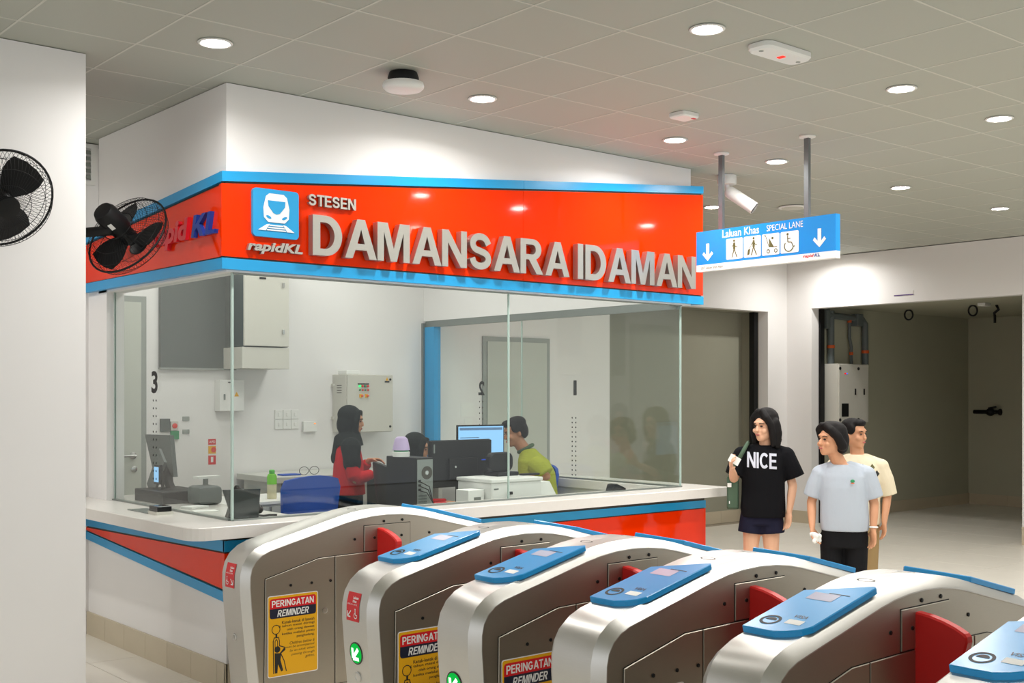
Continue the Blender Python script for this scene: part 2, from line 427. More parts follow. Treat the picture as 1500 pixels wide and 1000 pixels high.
for j in range(-14, 10):
    y0 = Y0 + j * PY
    if y0 < 6.0: MB().box((-3.1, y0 - 0.0055, CZ - 0.0051), (12.7, y0 + 0.0055, CZ + 0.001)).build('grid_bar', M_ceilgrid, ce)
    elif y0 < 9.4: MB().box((6.86, y0 - 0.0055, CZ - 0.0051), (12.7, y0 + 0.0055, CZ + 0.001)).build('grid_bar', M_ceilgrid, ce); MB().box((2.2, y0 - 0.0055, CZ - 0.0051), (2.97, y0 + 0.0055, CZ + 0.001)).build('grid_bar', M_ceilgrid, ce)
TOP = CZ - 0.007
# near wall on the left, return wall at the end of the gap
struct('wall_left', MB().box((-3.1, 5.94, 0), (2.185, 7.0, TOP)), M_wall)
we = struct('wall_gap', MB().box((2.80, 8.05, 0), (3.05, 8.2, TOP)), M_wall)
# back wall
mb = MB()
mb.box((-3.1, 9.3, 0), (9.29, 9.45, TOP)); mb.box((9.29, 9.3, 2.70), (12.135, 9.45, TOP)); mb.box((12.135, 9.3, 0), (12.68, 9.45, TOP))  # stretch left of the kiosk is added, unseen, to dim the fascia's reflection
struct('wall_back', mb, M_wall)
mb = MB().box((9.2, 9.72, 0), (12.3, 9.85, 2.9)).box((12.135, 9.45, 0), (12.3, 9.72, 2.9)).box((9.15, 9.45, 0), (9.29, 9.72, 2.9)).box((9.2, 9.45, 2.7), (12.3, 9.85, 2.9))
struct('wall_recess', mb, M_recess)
struct('shade_strip_1', MB().box((12.06, 9.46, 0), (12.134, 9.54, 2.7)), M_black)  # black strip painting the shadow gap beside the recess jamb
# right wall with the shop opening
mb = MB()
mb.box((12.53, 8.92, 0), (12.68, 9.3, TOP)); mb.box((12.53, 6.18, 2.74), (12.68, 8.92, TOP)); mb.box((12.53, 3.8, 0), (12.68, 6.18, TOP))
struct('wall_right', mb, M_wall)
struct('trim_2', MB().box((12.69, 8.90, 0), (12.78, 9.07, 2.74)), M_black)
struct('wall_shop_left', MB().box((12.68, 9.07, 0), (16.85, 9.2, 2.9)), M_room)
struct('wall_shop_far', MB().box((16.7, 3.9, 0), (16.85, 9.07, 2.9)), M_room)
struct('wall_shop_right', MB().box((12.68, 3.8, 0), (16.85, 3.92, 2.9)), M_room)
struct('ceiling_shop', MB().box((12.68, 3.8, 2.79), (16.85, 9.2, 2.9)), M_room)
# kiosk walls
KX0, KX1, KY = 2.98, 6.85, 5.98
GZ0, GZ1 = 0.943, 2.335
struct('wall_kiosk_front', MB().box((KX0, KY, 2.33), (KX1, KY + 0.12, TOP)).box((KX0, KY, 0), (KX1, KY + 0.12, 0.87)), M_wall_k)
struct('wall_kiosk_left', MB().box((KX0, KY + 0.12, 2.33), (KX0 + 0.12, 7.86, TOP)).box((KX0, KY + 0.12, 0), (KX0 + 0.12, 8.05, 0.87)).box((KX0, 7.72, 0.87), (KX0 + 0.12, 8.05, 2.6)).box((KX0 + 0.12, 8.05, 0), (KX0 + 0.24, 9.3, TOP)), M_wall_k)
struct('wall_kiosk_right', MB().box((6.73, KY + 0.12, 2.36), (KX1, 9.3, TOP)).box((6.73, KY + 0.12, 0), (KX1, 9.3, 0.87)), M_wall_k)
struct('ceiling_kiosk', MB().box((3.1, 6.1, 3.33), (6.73, 9.3, TOP)), M_wall)

# skirting tiles: each is a piece
def skirting(name, p0, p1, n, h=0.155, t=0.014, L=0.6):
    p0, p1, n = V(p0), V(p1), V(n); d = p1 - p0; ln = d.length; d.normalize()
    r = MB().add([p0, p1, p1 + V((0, 0, h)), p0 + V((0, 0, h))], [(0, 1, 2, 3)]); r = MB().prism([(0, 0), (ln, 0), (ln, h - 0.002), (0, h - 0.002)], p0, d, (0, 0, 1), n, t * 0.55)
    o = tag(r.build(name, M_joint), kind='structure')
    a = 0.0
    while a < ln - 0.02:
        b = min(a + L, ln)
        MB().prism([(a + 0.0015, 0), (b - 0.0015, 0), (b - 0.0015, h), (a + 0.0015, h)], p0, d, (0, 0, 1), n, t).build('skirting_tile', M_base, o)
        a = b
skirting('baseboard_kiosk_left', (KX0, 8.05, 0), (KX0, KY - 0.014, 0), (-1, 0, 0), L=0.33)
skirting('baseboard_kiosk_front', (KX0 - 0.014, KY, 0), (KX1, KY, 0), (0, -1, 0))
skirting('baseboard_kiosk_right', (KX1, KY, 0), (KX1, 9.3, 0), (1, 0, 0))
skirting('baseboard_back', (6.9, 9.3, 0), (9.29, 9.3, 0), (0, -1, 0))
skirting('baseboard_recess', (9.3, 9.72, 0), (12.13, 9.72, 0), (0, -1, 0))
skirting('baseboard_corner', (12.135, 9.3, 0), (12.53, 9.3, 0), (0, -1, 0))
skirting('baseboard_right', (12.53, 9.3, 0), (12.53, 8.92, 0), (-1, 0, 0))
skirting('baseboard_right_near', (12.53, 6.18, 0), (12.53, 4.0, 0), (-1, 0, 0), h=0.2)
skirting('baseboard_shop_left', (12.8, 9.07, 0), (16.7, 9.07, 0), (0, -1, 0))
skirting('baseboard_shop_far', (16.7, 9.05, 0), (16.7, 4.0, 0), (-1, 0, 0))

# louvre high up at the end of the gap
lv = root('louvre_vent', 'small grey louvre vent under the ceiling at the end of the gap', 'vent', (2.9, 8.05, 3.09))
fr = MB(); fr.box((2.80, 8.03, 3.09), (3.02, 8.05, 3.12)); fr.box((2.80, 8.03, 3.34), (3.02, 8.05, 3.37)); fr.box((2.99, 8.03, 3.12), (3.02, 8.05, 3.34)); fr.box((2.80, 8.03, 3.12), (2.83, 8.05, 3.34))
fr.build('frame', M_white, lv)
for k in range(5):
    MB().prism([(0, 0), (0.16, 0), (0.16, 0.03), (0, 0.03)], (2.83, 8.03, 3.13 + k * 0.042), (1, 0, 0), (0, 0.4, 0.9), (0, -0.9, 0.4), 0.004).build('slat', M_frame, lv)

# ------------------------------------------------------------ kiosk fascia
UX, UYm, UZ = V((1, 0, 0)), V((0, -1, 0)), V((0, 0, 1))
fa = root('kiosk_fascia', 'orange-red station name fascia with blue edges wrapped around the kiosk', 'fascia', (2.95, 5.95, 2.34))
def quad(x0, x1, b0, b1, t0, t1): return [(x0, b0), (x1, b1), (x1, t1), (x0, t0)]
FY, FX = 5.98, 2.98
def topz(x): return 2.878 + (x - 2.938) * (3.252 - 2.878) / (6.96 - 2.938)
# front face: backing, red panels, blue strips, in two lengths with a seam
MB().prism(quad(2.95, 6.95, 2.345, 2.345, topz(2.95) - 0.008, topz(6.95) - 0.008), (0, FY, 0), UX, UZ, (0, -1, 0), 0.018).build('backing', M_dark, fa)
SEAM = 5.13
for a, b in ((2.938, SEAM - 0.001), (SEAM + 0.001, 6.96)):
    MB().prism(quad(a, b, 2.411, 2.411, topz(a) - 0.068, topz(b) - 0.068), (0, FY, 0), UX, UZ, (0, -1, 0), 0.028).build('red_panel', M_red, fa)
    MB().prism(quad(a, b, 2.34, 2.34, 2.401, 2.401), (0, FY, 0), UX, UZ, (0, -1, 0), 0.034).build('blue_strip', M_blue, fa)
    MB().prism(quad(a, b, topz(a) - 0.056, topz(b) - 0.056, topz(a), topz(b)), (0, FY, 0), UX, UZ, (0, -1, 0), 0.034).build('blue_strip', M_blue, fa)
# left face (runs back along +Y); coordinates along -Y
def topl(y): return 2.878 - (y - 5.97) * 0.069
yA, yB = 5.9555, 8.04
pl = lambda b0, b1, t0, t1: [(-yB, b1), (-yA, b0), (-yA, t0), (-yB, t1)]
MB().prism(pl(2.345, 2.345, topl(yA) - 0.008, topl(yB) - 0.008), (FX, 0, 0), UYm, UZ, (-1, 0, 0), 0.018).build('backing', M_dark, fa)
MB().prism(pl(2.411, 2.411, topl(yA) - 0.068, topl(yB) - 0.068), (FX, 0, 0), UYm, UZ, (-1, 0, 0), 0.028).build('red_panel', M_red, fa)
MB().prism(pl(2.34, 2.345, 2.401, 2.405), (FX, 0, 0), UYm, UZ, (-1, 0, 0), 0.040).build('blue_strip', M_blue, fa)
MB().prism(pl(topl(yA) - 0.056, topl(yB) - 0.056, topl(yA), topl(yB)), (FX, 0, 0), UYm, UZ, (-1, 0, 0), 0.040).build('blue_strip', M_blue, fa)
# right return
UYp = V((0, 1, 0))
for z0, z1, m, d, nm in ((2.345, 3.24, M_dark, 0.09, 'backing'), (2.411, 3.184, M_red, 0.1, 'red_panel'), (2.34, 2.401, M_blue, 0.11, 'blue_strip'), (3.196, 3.252, M_blue, 0.11, 'blue_strip')):
    MB().prism([(5.982, z0), (9.29, z0), (9.29, z1), (5.982, z1)], (KX1, 0, 0), UYp, UZ, (1, 0, 0), d).build(nm, m, fa)
# raised letters, each a part
def letters(text, o, u, v, w_, h, depth, m, parent, bold, lift=0.0, shear=0.0, spacing=1.0):
    vs, fs, asp = text_geo(text, bold, shear, 0.02, spacing)
    adj = {i: set() for i in range(len(vs))}
    for f in fs:
        for a in f: adj[a].update(f)
    seen = set(); u, v = V(u), V(v); n = u.cross(v)
    comps = []
    for i in range(len(vs)):
        if i in seen: continue
        st = [i]; comp = set()
        while st:
            k = st.pop()
            if k in comp: continue
            comp.add(k); st += [q for q in adj[k] if q not in comp]
        seen |= comp; comps.append(comp)
    comps.sort(key=lambda c: min(vs[i].x for i in c))
    for comp in comps:
        ids = sorted(comp); mp = {k: q for q, k in enumerate(ids)}
        MB().add([V(o) + u * (vs[k].x * w_) + v * (vs[k].y * h) + n * (lift + depth * (0.5 + vs[k].z / 0.04)) for k in ids], [[mp[k] for k in f] for f in fs if f[0] in comp]).build('letter', m, parent)
letters('DAMANSARA', (3.476, FY - 0.028, 2.453), UX, UZ, 5.496 - 3.476, 0.232, 0.05, M_steel, fa, 0.028, 0.012)
letters('IDAMAN', (5.574, FY - 0.028, 2.447), UX, UZ, 6.805 - 5.574, 0.244, 0.05, M_steel, fa, 0.028, 0.012)
letters('STESEN', (3.47, FY - 0.028, 2.742), UX, UZ, 0.32, 0.066, 0.022, M_steel, fa, 0.02, 0.006)
MB().text('rapidKL', (3.08, FY - 0.046, 2.437), UX, UZ, 0.35, 0.07, bold=0.035, shear=0.22, extrude=0.02, depth=0.012).build('operator_lettering', M_steel, fa)
# blue plate with the train symbol
pt = MB().prism(rrect(3.117, 2.535, 3.407, 2.807, 0.022), (0, FY - 0.028, 0), UX, UZ, (0, -1, 0), 0.022).build('train_plate', M_blue, fa)
mb = MB(); py = FY - 0.0515
cx, cz = 3.262, 2.68
tr = [(-0.052, -0.07), (0.052, -0.07), (0.078, -0.045), (0.082, 0.01), (0.066, 0.075), (0.045, 0.092), (-0.045, 0.092), (-0.066, 0.075), (-0.082, 0.01), (-0.078, -0.045)]
mb.prism([(cx + a, cz + b + 0.01) for a, b in tr], (0, py + 0.001, 0), UX, UZ, (0, -1, 0), 0.004, 0)
mb.prism([(cx + a, cz + b + 0.01) for a, b in [(-0.055, 0.052), (-0.052, 0.02), (-0.02, -0.018), (0, -0.024), (0.02, -0.018), (0.052, 0.02), (0.055, 0.052)]], (0, py - 0.0025, 0), UX, UZ, (0, -1, 0), 0.003, 1)
for sx in (-1, 1):
    mb.prism([(cx + sx * 0.05 + a, cz - 0.032 + b + sx * a * 0.35) for a, b in circ(0.016, 12, ry=0.008)], (0, py - 0.0025, 0), UX, UZ, (0, -1, 0), 0.003, 1)
    q = [(cx + sx * 0.062, cz - 0.074), (cx + sx * 0.115, cz - 0.108), (cx + sx * 0.068, cz - 0.108), (cx + sx * 0.042, cz - 0.07)]
    mb.prism(q if sx < 0 else q[::-1], (0, py + 0.001, 0), UX, UZ, (0, -1, 0), 0.004, 0)
for k in range(3):
    hw = 0.045 + k * 0.008
    mb.prism([(cx - hw, cz - 0.081 - k * 0.013), (cx + hw, cz - 0.081 - k * 0.013), (cx + hw - 0.003, cz - 0.074 - k * 0.013), (cx - hw + 0.003, cz - 0.074 - k * 0.013)], (0, py + 0.001, 0), UX, UZ, (0, -1, 0), 0.004, 0)
mb.build('train_symbol', [M_signwhite, M_blue], pt)
# coloured lettering on the left face
MB().text('rapid', (2.948, 6.86, 2.505), UYm, UZ, 0.50, 0.165, bold=0.04, shear=0.2, extrude=0.02, depth=0.02).build('red_lettering', M_rred, fa)
MB().text('KL', (2.948, 6.32, 2.545), UYm, UZ, 0.30, 0.125, bold=0.04, shear=0.2, extrude=0.02, depth=0.02).build('blue_lettering', M_rblue, fa)

# ------------------------------------------------------------ lower kiosk cladding
lc = root('counter_cladding', 'orange-red wedge cladding with blue stripes below the counter', 'cladding', (2.98, 5.98, 0.4))
fb = lambda x: 0.50 - (x - 2.98) * 0.045           # lower edge on the front
MB().prism(quad(2.965, 7.0, fb(2.965) + 0.005, fb(7.0) + 0.005, 0.86, 0.86), (0, FY, 0), UX, UZ, (0, -1, 0), 0.008).build('backing', M_dark, lc)
MB().prism(quad(2.96, 7.005, fb(2.96) + 0.068, fb(7.005) + 0.068, 0.768, 0.765), (0, FY, 0), UX, UZ, (0, -1, 0), 0.016).build('red_panel', M_red, lc)
MB().prism(quad(2.96, 7.005, 0.778, 0.772, 0.838, 0.828), (0, FY, 0), UX, UZ, (0, -1, 0), 0.018).build('blue_strip', M_blue, lc)
MB().prism(quad(2.96, 7.005, fb(2.96), fb(7.005), fb(2.96) + 0.057, fb(7.005) + 0.057), (0, FY, 0), UX, UZ, (0, -1, 0), 0.018).build('blue_strip', M_blue, lc)
yA2, yB2 = 5.966, 8.05
pl2 = lambda b0, b1, t0, t1: [(-yB2, b1), (-yA2, b0), (-yA2, t0), (-yB2, t1)]
MB().prism(pl2(0.505, 0.66, 0.86, 0.83), (FX, 0, 0), UYm, UZ, (-1, 0, 0), 0.008).build('backing', M_dark, lc)
MB().prism(pl2(0.568, 0.716, 0.768, 0.733), (FX, 0, 0), UYm, UZ, (-1, 0, 0), 0.016).build('red_panel', M_red, lc)
MB().prism(pl2(0.778, 0.745, 0.838, 0.79), (FX, 0, 0), UYm, UZ, (-1, 0, 0), 0.02).build('blue_strip', M_blue, lc)
MB().prism(pl2(0.50, 0.655, 0.557, 0.708), (FX, 0, 0), UYm, UZ, (-1, 0, 0), 0.02).build('blue_strip', M_blue, lc)
for z0, z1, m, d, nm in ((0.35, 0.86, M_dark, 0.14, 'backing'), (0.40, 0.765, M_red, 0.15, 'red_panel'), (0.772, 0.828, M_blue, 0.155, 'blue_strip'), (0.32, 0.39, M_blue, 0.155, 'blue_strip')):
    MB().prism([(5.982, z0), (9.29, z0), (9.29, z1), (5.982, z1)], (KX1, 0, 0), UYp, UZ, (1, 0, 0), d).build(nm, m, lc)
# the continuous worktop
mb = MB()
out = [(2.69, 8.04), (2.69, 5.90)] + [(2.80 + 0.11 * math.cos(a), 5.90 + 0.11 * math.sin(a)) for a in [PI + PI / 2 * i / 5 for i in range(1, 6)]] + [(7.06, 5.79), (7.06, 9.29), (6.71, 9.29), (6.71, 6.14), (3.46, 6.14), (3.46, 8.04)]
mb.prism(out, (0, 0, 0.87), UX, UYp, UZ, 0.07, chamfer=0.004)
tag(mb.build('counter_worktop', M_counter), 'white solid-surface worktop running around three sides of the glass kiosk', 'counter')

# ------------------------------------------------------------ kiosk glass
def glasspane(parent, lo, hi, edge_axis):
    p = MB().box(lo, hi).build('pane', M_glass, parent)
    return p
w1 = tag(MB().box((3.03, 5.995, GZ0 - 0.004), (6.77, 6.03, GZ0 + 0.006)).box((3.03, 5.995, GZ1 - 0.012), (6.77, 6.03, GZ1)).build('window_1', M_alu), kind='structure')
XS = 5.05
glasspane(w1, (3.035, 6.008, GZ0), (XS - 0.002, 6.018, GZ1 - 0.01), 0); glasspane(w1, (XS + 0.002, 6.008, GZ0), (6.765, 6.018, GZ1 - 0.01), 0)
MB().box((XS - 0.004, 6.006, GZ0), (XS + 0.004, 6.020, GZ1)).build('silicone_joint', M_edge, w1)
MB().box((3.025, 6.004, GZ0), (3.037, 6.020, GZ1)).build('corner_joint', M_edge, w1)
MB().box((6.763, 6.004, GZ0), (6.77, 6.020, GZ1)).build('corner_joint', M_edge, w1)
w2 = tag(MB().box((3.015, 6.03, GZ0 - 0.004), (3.045, 7.72, GZ0 + 0.006)).build('window_2', M_alu), kind='structure')
glasspane(w2, (3.025, 6.03, GZ0), (3.035, 7.70, GZ1), 1)
MB().box((3.025, 7.70, GZ0), (3.036, 7.71, GZ1)).build('pane_edge', M_edge, w2)
w3 = tag(MB().box((6.735, 6.03, GZ0 - 0.004), (6.785, 9.28, GZ0 + 0.006)).box((6.735, 6.03, 2.30), (6.785, 9.28, 2.36)).build('window_3', M_alu), kind='structure')
for a, b in ((6.03, 7.86), (7.87, 9.1)):
    glasspane(w3, (6.755, a, GZ0), (6.765, b, 2.30), 1)
MB().box((6.754, 7.861, GZ0), (6.766, 7.869, 2.3)).build('silicone_joint', M_edge, w3)
MB().box((6.72, 9.12, GZ0), (6.80, 9.27, 2.3)).build('blue_jamb', M_blue, w3)
MB().box((6.70, 9.27, GZ0), (6.82, 9.3, 2.34)).build('frame_post', M_alu, w3)
# window numbers and speech holes
def number(parent, t, x, y, z, u, n, h, wd):
    MB().text(t, (x, y, z), u, UZ, wd, h, bold=0.03).build('number', M_ink, parent)
def holes(parent, x, yc, z0, z1, rows, n):
    mb = MB()
    for r in range(rows):
        z = z0 + (z1 - z0) * r / (rows - 1)
        for s in (-0.022, 0.022):
            mb.add([(x, yc + s + 0.0075 * math.cos(a), z + 0.0075 * math.sin(a)) for a in [i * PI / 4 for i in range(8)]], [tuple(range(8))])
    mb.build('speech_holes', M_ink, parent)
number(w2, '3', 3.0235, 7.095, 1.655, UYm, -1, 0.14, 0.095); holes(w2, 3.0235, 7.045, 1.61, 1.12, 11, -1)
number(w3, '2', 6.7665, 8.40, 1.64, UYp, 1, 0.13, 0.09); holes(w3, 6.7665, 8.45, 1.58, 1.10, 10, 1)
number(w3, '1', 6.7665, 7.165, 1.64, UYp, 1, 0.125, 0.04); holes(w3, 6.7665, 7.198, 1.45, 0.97, 13, 1)

# ------------------------------------------------------------ ceiling fittings
def downlight(x, y, lab, z=CZ, on=True):
    r = root('downlight', lab, 'downlight', (x, y, z - 0.005), 'recessed round downlights', local=True)
    part('rim', M_white, r, lambda b: b.lathe([(0.082, 0.0), (0.086, -0.004), (0.08, -0.009), (0.07, -0.008), (0.066, -0.003), (0.066, 0.0)], (0, 0, 0), n=28), True, 'dl_rim')
    part('lens', M_lamp, r, lambda b: b.lathe([(0.066, -0.001), (0.066, -0.004), (0.03, -0.0055)], (0, 0, 0), n=24), False, 'dl_lens')
    ld = bpy.data.lights.new('lamp', 'AREA'); ld.shape = 'DISK'; ld.size = 0.13; ld.energy = DOWN_W; ld.color = (1.0, 0.985, 0.965); ld.spread = math.radians(160)
    lo = bpy.data.objects.new('lamp_light', ld); col.objects.link(lo); lo.parent = r; lo.location = (0, 0, -0.012)
    return r
DL = [(2.60, 5.337, 'glowing downlight above the left end of the gap near the white wall'),
      (4.285, 5.337, 'glowing downlight beside the round ceiling device in front of the fascia'),
      (5.98, 5.36, 'glowing downlight above the last letters of the fascia'),
      (7.11, 5.37, 'glowing downlight between the two poles of the hanging sign'),
      (8.80, 5.38, 'glowing downlight behind the hanging sign, right of its thick pole'),
      (10.50, 5.39, 'glowing downlight farthest right, low near the shop wall'),
      (4.28, 3.634, 'large glowing downlight at the top beside the emergency light'),
      (5.955, 3.634, 'large glowing downlight right of the emergency light'),
      (7.07, 3.634, 'large glowing downlight at the right edge of the picture'),
      (8.39, 7.06, 'small glowing downlight peeping out beside the fascia end'),
      (12.0, 8.42, 'small glowing downlight washing the wall above the shop opening')]
for x, y, lab in DL: downlight(x, y, lab)
for x, y, lab in ((4.28, 1.93, 'downlight above the near gates, just over the top picture edge'), (5.97, 1.93, 'downlight over the open floor, above the top right picture corner'), (7.1, 1.93, 'downlight right of the picture, in line with the sign poles'), (8.8, 3.634, 'downlight right of the picture, in front of the shop wall'), (1.4, 7.9, 'unseen downlight added behind the near white wall to brighten the gap'), (-0.3, 7.9, 'unseen downlight added far behind the near white wall to brighten the gap')):  # last two are added out of sight to brighten the gap
    downlight(x, y, lab)
# kiosk ceiling lamps (hidden above the fascia)
for i, (x, y) in enumerate(((4.0, 7.0), (5.6, 7.0), (4.0, 8.4), (5.6, 8.4))):
    r = root('panel_lamp', 'square lamp on the kiosk ceiling above ' + ('the blue chair', 'the seated man', 'the green bottle', 'the control cabinet')[i], 'lamp', (x, y, 3.33), 'kiosk ceiling lamps', local=True)
    part('frame', M_white, r, lambda b: b.box((-0.3, -0.3, -0.02), (0.3, 0.3, 0), bev=0.004), False, 'pl_frame')
    part('diffuser', emat('kiosk_diffuser', (255, 250, 240), 3.0), r, lambda b: b.box((-0.27, -0.27, -0.024), (0.27, 0.27, -0.019)), False, 'pl_diff')
    ld = bpy.data.lights.new('lamp', 'AREA'); ld.shape = 'SQUARE'; ld.size = 0.52; ld.energy = KIOSK_W; ld.color = (1, 0.985, 0.96)
    lo = bpy.data.objects.new('lamp_light', ld); col.objects.link(lo); lo.parent = r; lo.location = (0, 0, -0.03)
# round device hanging under the ceiling
r = root('round_ceiling_device', 'white round device hanging from a dark bracket below the ceiling', 'ceiling device', (3.62, 5.19, CZ))
MB().lathe([(0.075, 0.05), (0.085, 0.02), (0.08, 0.0)], (3.62, 5.19, CZ - 0.055)).build('bracket', M_black, r, 'auto')
MB().lathe([(0.085, 0.0), (0.108, -0.006), (0.112, -0.02), (0.11, -0.032), (0.098, -0.043), (0.06, -0.048)], (3.62, 5.19, CZ - 0.055), n=36).build('housing', M_white, r, 'auto')
# emergency light
r = root('emergency_light', 'white flush emergency light with a red indicator', 'emergency light', (4.82, 3.62, CZ))
MB().prism(rrect(-0.19, -0.075, 0.19, 0.075, 0.05), (4.82, 3.62, CZ - 0.005), UX, (0, -1, 0), (0, 0, -1), 0.035, chamfer=0.012).build('housing', M_white, r)
MB().prism(rrect(-0.014, -0.02, 0.014, 0.02, 0.005), (4.83, 3.62, CZ - 0.04), UX, (0, -1, 0), (0, 0, -1), 0.003).build('indicator', emat('red_led', (255, 60, 50), 1.6), r)
for sx in (-1, 1): MB().lathe([(0.012, 0), (0.012, -0.003)], (4.82 + sx * 0.15, 3.62, CZ - 0.039), n=12).build('screw_cap', M_frame, r)
# small detector
r = root('heat_detector', 'small square white detector with a red mark on the ceiling', 'detector', (5.47, 4.83, CZ))
MB().prism(rrect(-0.075, -0.065, 0.075, 0.065, 0.02), (5.47, 4.83, CZ - 0.005), UX, (0, -1, 0), (0, 0, -1), 0.03, chamfer=0.008).build('housing', M_white, r)
MB().box((5.50, 4.78, CZ - 0.037), (5.53, 4.80, CZ - 0.034)).build('mark', M_stred, r)
# flat disc speaker
r = root('ceiling_speaker', 'flat pale disc speaker on the ceiling behind the hanging sign', 'speaker', (8.95, 6.58, CZ))
MB().lathe([(0.12, -0.005), (0.13, -0.01), (0.125, -0.018), (0.1, -0.02)], (8.95, 6.58, CZ), n=32).build('rim', M_white, r, 'auto')
MB().lathe([(0.1, -0.02), (0.1, -0.024), (0.05, -0.026)], (8.95, 6.58, CZ), n=32).build('grille', M_ceilgrid, r, 'auto')
# CCTV camera
cx, cy = 7.28, 5.98
r = root('security_camera', 'white bullet security camera under the ceiling behind the sign pole', 'camera', (cx, cy, CZ))
MB().lathe([(0.075, -0.005), (0.078, -0.03), (0.074, -0.075), (0.05, -0.08)], (cx, cy, CZ)).build('mount', M_white, r, 'auto')
MB().tube([(cx, cy, CZ - 0.07), (cx + 0.005, cy - 0.005, CZ - 0.12)], 0.018, 10).build('neck', M_white, r, 'auto')
dirc = V((0.42, -0.64, -0.55)).normalized(); pc = V((cx + 0.01, cy - 0.01, CZ - 0.13))
MB().lathe([(0.03, -0.02), (0.046, 0.0), (0.05, 0.03), (0.05, 0.2), (0.05, 0.245)], pc, dirc, 16).build('barrel', M_white, r, 'auto')
MB().lathe([(0.044, 0.24), (0.044, 0.249), (0.02, 0.25)], pc, dirc, 16).build('lens', M_blackg, r, 'auto')

# ------------------------------------------------------------ hanging sign
SX = 6.55
hs = root('hanging_sign', 'blue hanging special-lane sign with pictograms on two grey poles', 'sign', (SX, 5.07, CZ))
y_l, y_r, zb, zm, zt = 5.664, 4.476, 2.54, 2.588, 2.83
brd = MB().box((SX, y_r, zm), (SX + 0.05, y_l, zt)).build('board', M_signblue, hs)
MB().box((SX, y_r, zb), (SX + 0.05, y_l, zm)).build('lower_strip', M_signwhite, hs)
for yy in (5.45, 4.715):
    MB().box((SX + 0.012, yy - 0.018, zt), (SX + 0.038, yy + 0.018, CZ - 0.006)).build('pole', M_pole, hs)
    MB().lathe([(0.055, -0.005), (0.055, -0.014), (0.03, -0.02)], (SX + 0.025, yy, CZ)).build('ceiling_cup', M_white, hs, 'auto')
e = SX - 0.002; e2 = e - 0.001
def T(name, t, y, z, h, wd, m, bold=0.0, shear=0.0): MB().text(t, (e, y, z), UYm, UZ, wd, h, 0, bold, shear).build(name, m, brd)
T('lettering', 'Laluan Khas', 5.42, 2.765, 0.055, 0.325, M_signwhite, 0.014); T('lettering', 'SPECIAL LANE', 5.03, 2.77, 0.042, 0.30, M_signwhite)
T('route_lettering', 'LRT Laluan Shah Alam', 5.615, 2.555, 0.018, 0.20, M_olive)
T('operator_lettering', 'rapid', 4.73, 2.556, 0.026, 0.085, M_rred, 0.014, 0.2); T('operator_lettering', 'KL', 4.64, 2.561, 0.021, 0.045, M_rblue, 0.014, 0.2)
for yc, z0, z1, wd in ((5.555, 2.612, 2.738, 0.05), (4.60, 2.62, 2.745, 0.052)):
    MB().flat([(0, z0), (wd, z0 + wd), (wd - 0.014, z0 + wd + 0.018), (0.014, z0 + 0.044), (0.014, z1), (-0.014, z1), (-0.014, z0 + 0.044), (-wd + 0.014, z0 + wd + 0.018), (-wd, z0 + wd)], (e, yc, 0), UYm, UZ).build('arrow', M_signwhite, brd)
cells = [5.385 - k * 0.1575 for k in range(4)]
for k, yc in enumerate(cells):
    mb = MB(); mb.flat(rrect(0, 2.605, 0.148, 2.752, 0.01), (e, yc, 0), UYm, UZ, 0)
    lay = [0]
    def F(pts, mi=1): lay[0] += 1; mb.flat(pts, (e2 - lay[0] * 0.00005, yc, 0), UYm, UZ, mi)
    def stroke(pts, wd, mi=1):
        for (a, b), (c, d) in zip(pts[:-1], pts[1:]):
            L = math.hypot(c - a, d - b); nx, ny = -(d - b) / L * wd / 2, (c - a) / L * wd / 2
            F([(a - nx, b - ny), (c - nx, d - ny), (c + nx, d + ny), (a + nx, b + ny)], mi)
    if k < 2:
        dx = 0.072 + 0.014 * k
        F(circ(0.009, 12, dx, 2.735)); F([(dx - 0.009, 2.675), (dx + 0.011, 2.675), (dx + 0.01, 2.722), (dx - 0.008, 2.722)])
        stroke([(dx, 2.68), (dx - 0.008, 2.65), (dx - 0.02, 2.618)], 0.008); stroke([(dx, 2.68), (dx + 0.012, 2.65), (dx + 0.025, 2.618)], 0.008)
        stroke([(dx + 0.002, 2.715), (dx + 0.014, 2.692), (dx + 0.03, 2.69)], 0.006); stroke([(dx, 2.715), (dx - 0.02, 2.69)], 0.006)
        if k: F([(0.03, 2.62), (0.05, 2.625), (0.056, 2.662), (0.038, 2.66)]); stroke([(0.047, 2.66), (dx - 0.02, 2.69)], 0.003)
    elif k == 2:
        F([(0.06, 2.725), (0.062, 2.66), (0.105, 2.655)]); F(circ(0.009, 12, 0.09, 2.72)); stroke([(0.062, 2.66), (0.03, 2.745), (0.018, 2.738)], 0.005); stroke([(0.105, 2.66), (0.13, 2.66)], 0.005)
        for a in (0.055, 0.118): ring(mb, 0.009, 0.0145, (e2 - 0.0008, yc - a, 2.632), UYm, UZ, 1, 14)
    else:
        F(circ(0.009, 12, 0.058, 2.733)); stroke([(0.058, 2.722), (0.06, 2.68), (0.09, 2.677), (0.104, 2.645), (0.116, 2.65)], 0.007); stroke([(0.059, 2.703), (0.082, 2.703)], 0.005)
        ring(mb, 0.032, 0.039, (e2 - 0.0008, yc - 0.068, 2.652), UYm, UZ, 1, 20, math.radians(140), math.radians(345))
    mb.build('pictogram', [M_signwhite, M_olive], brd)

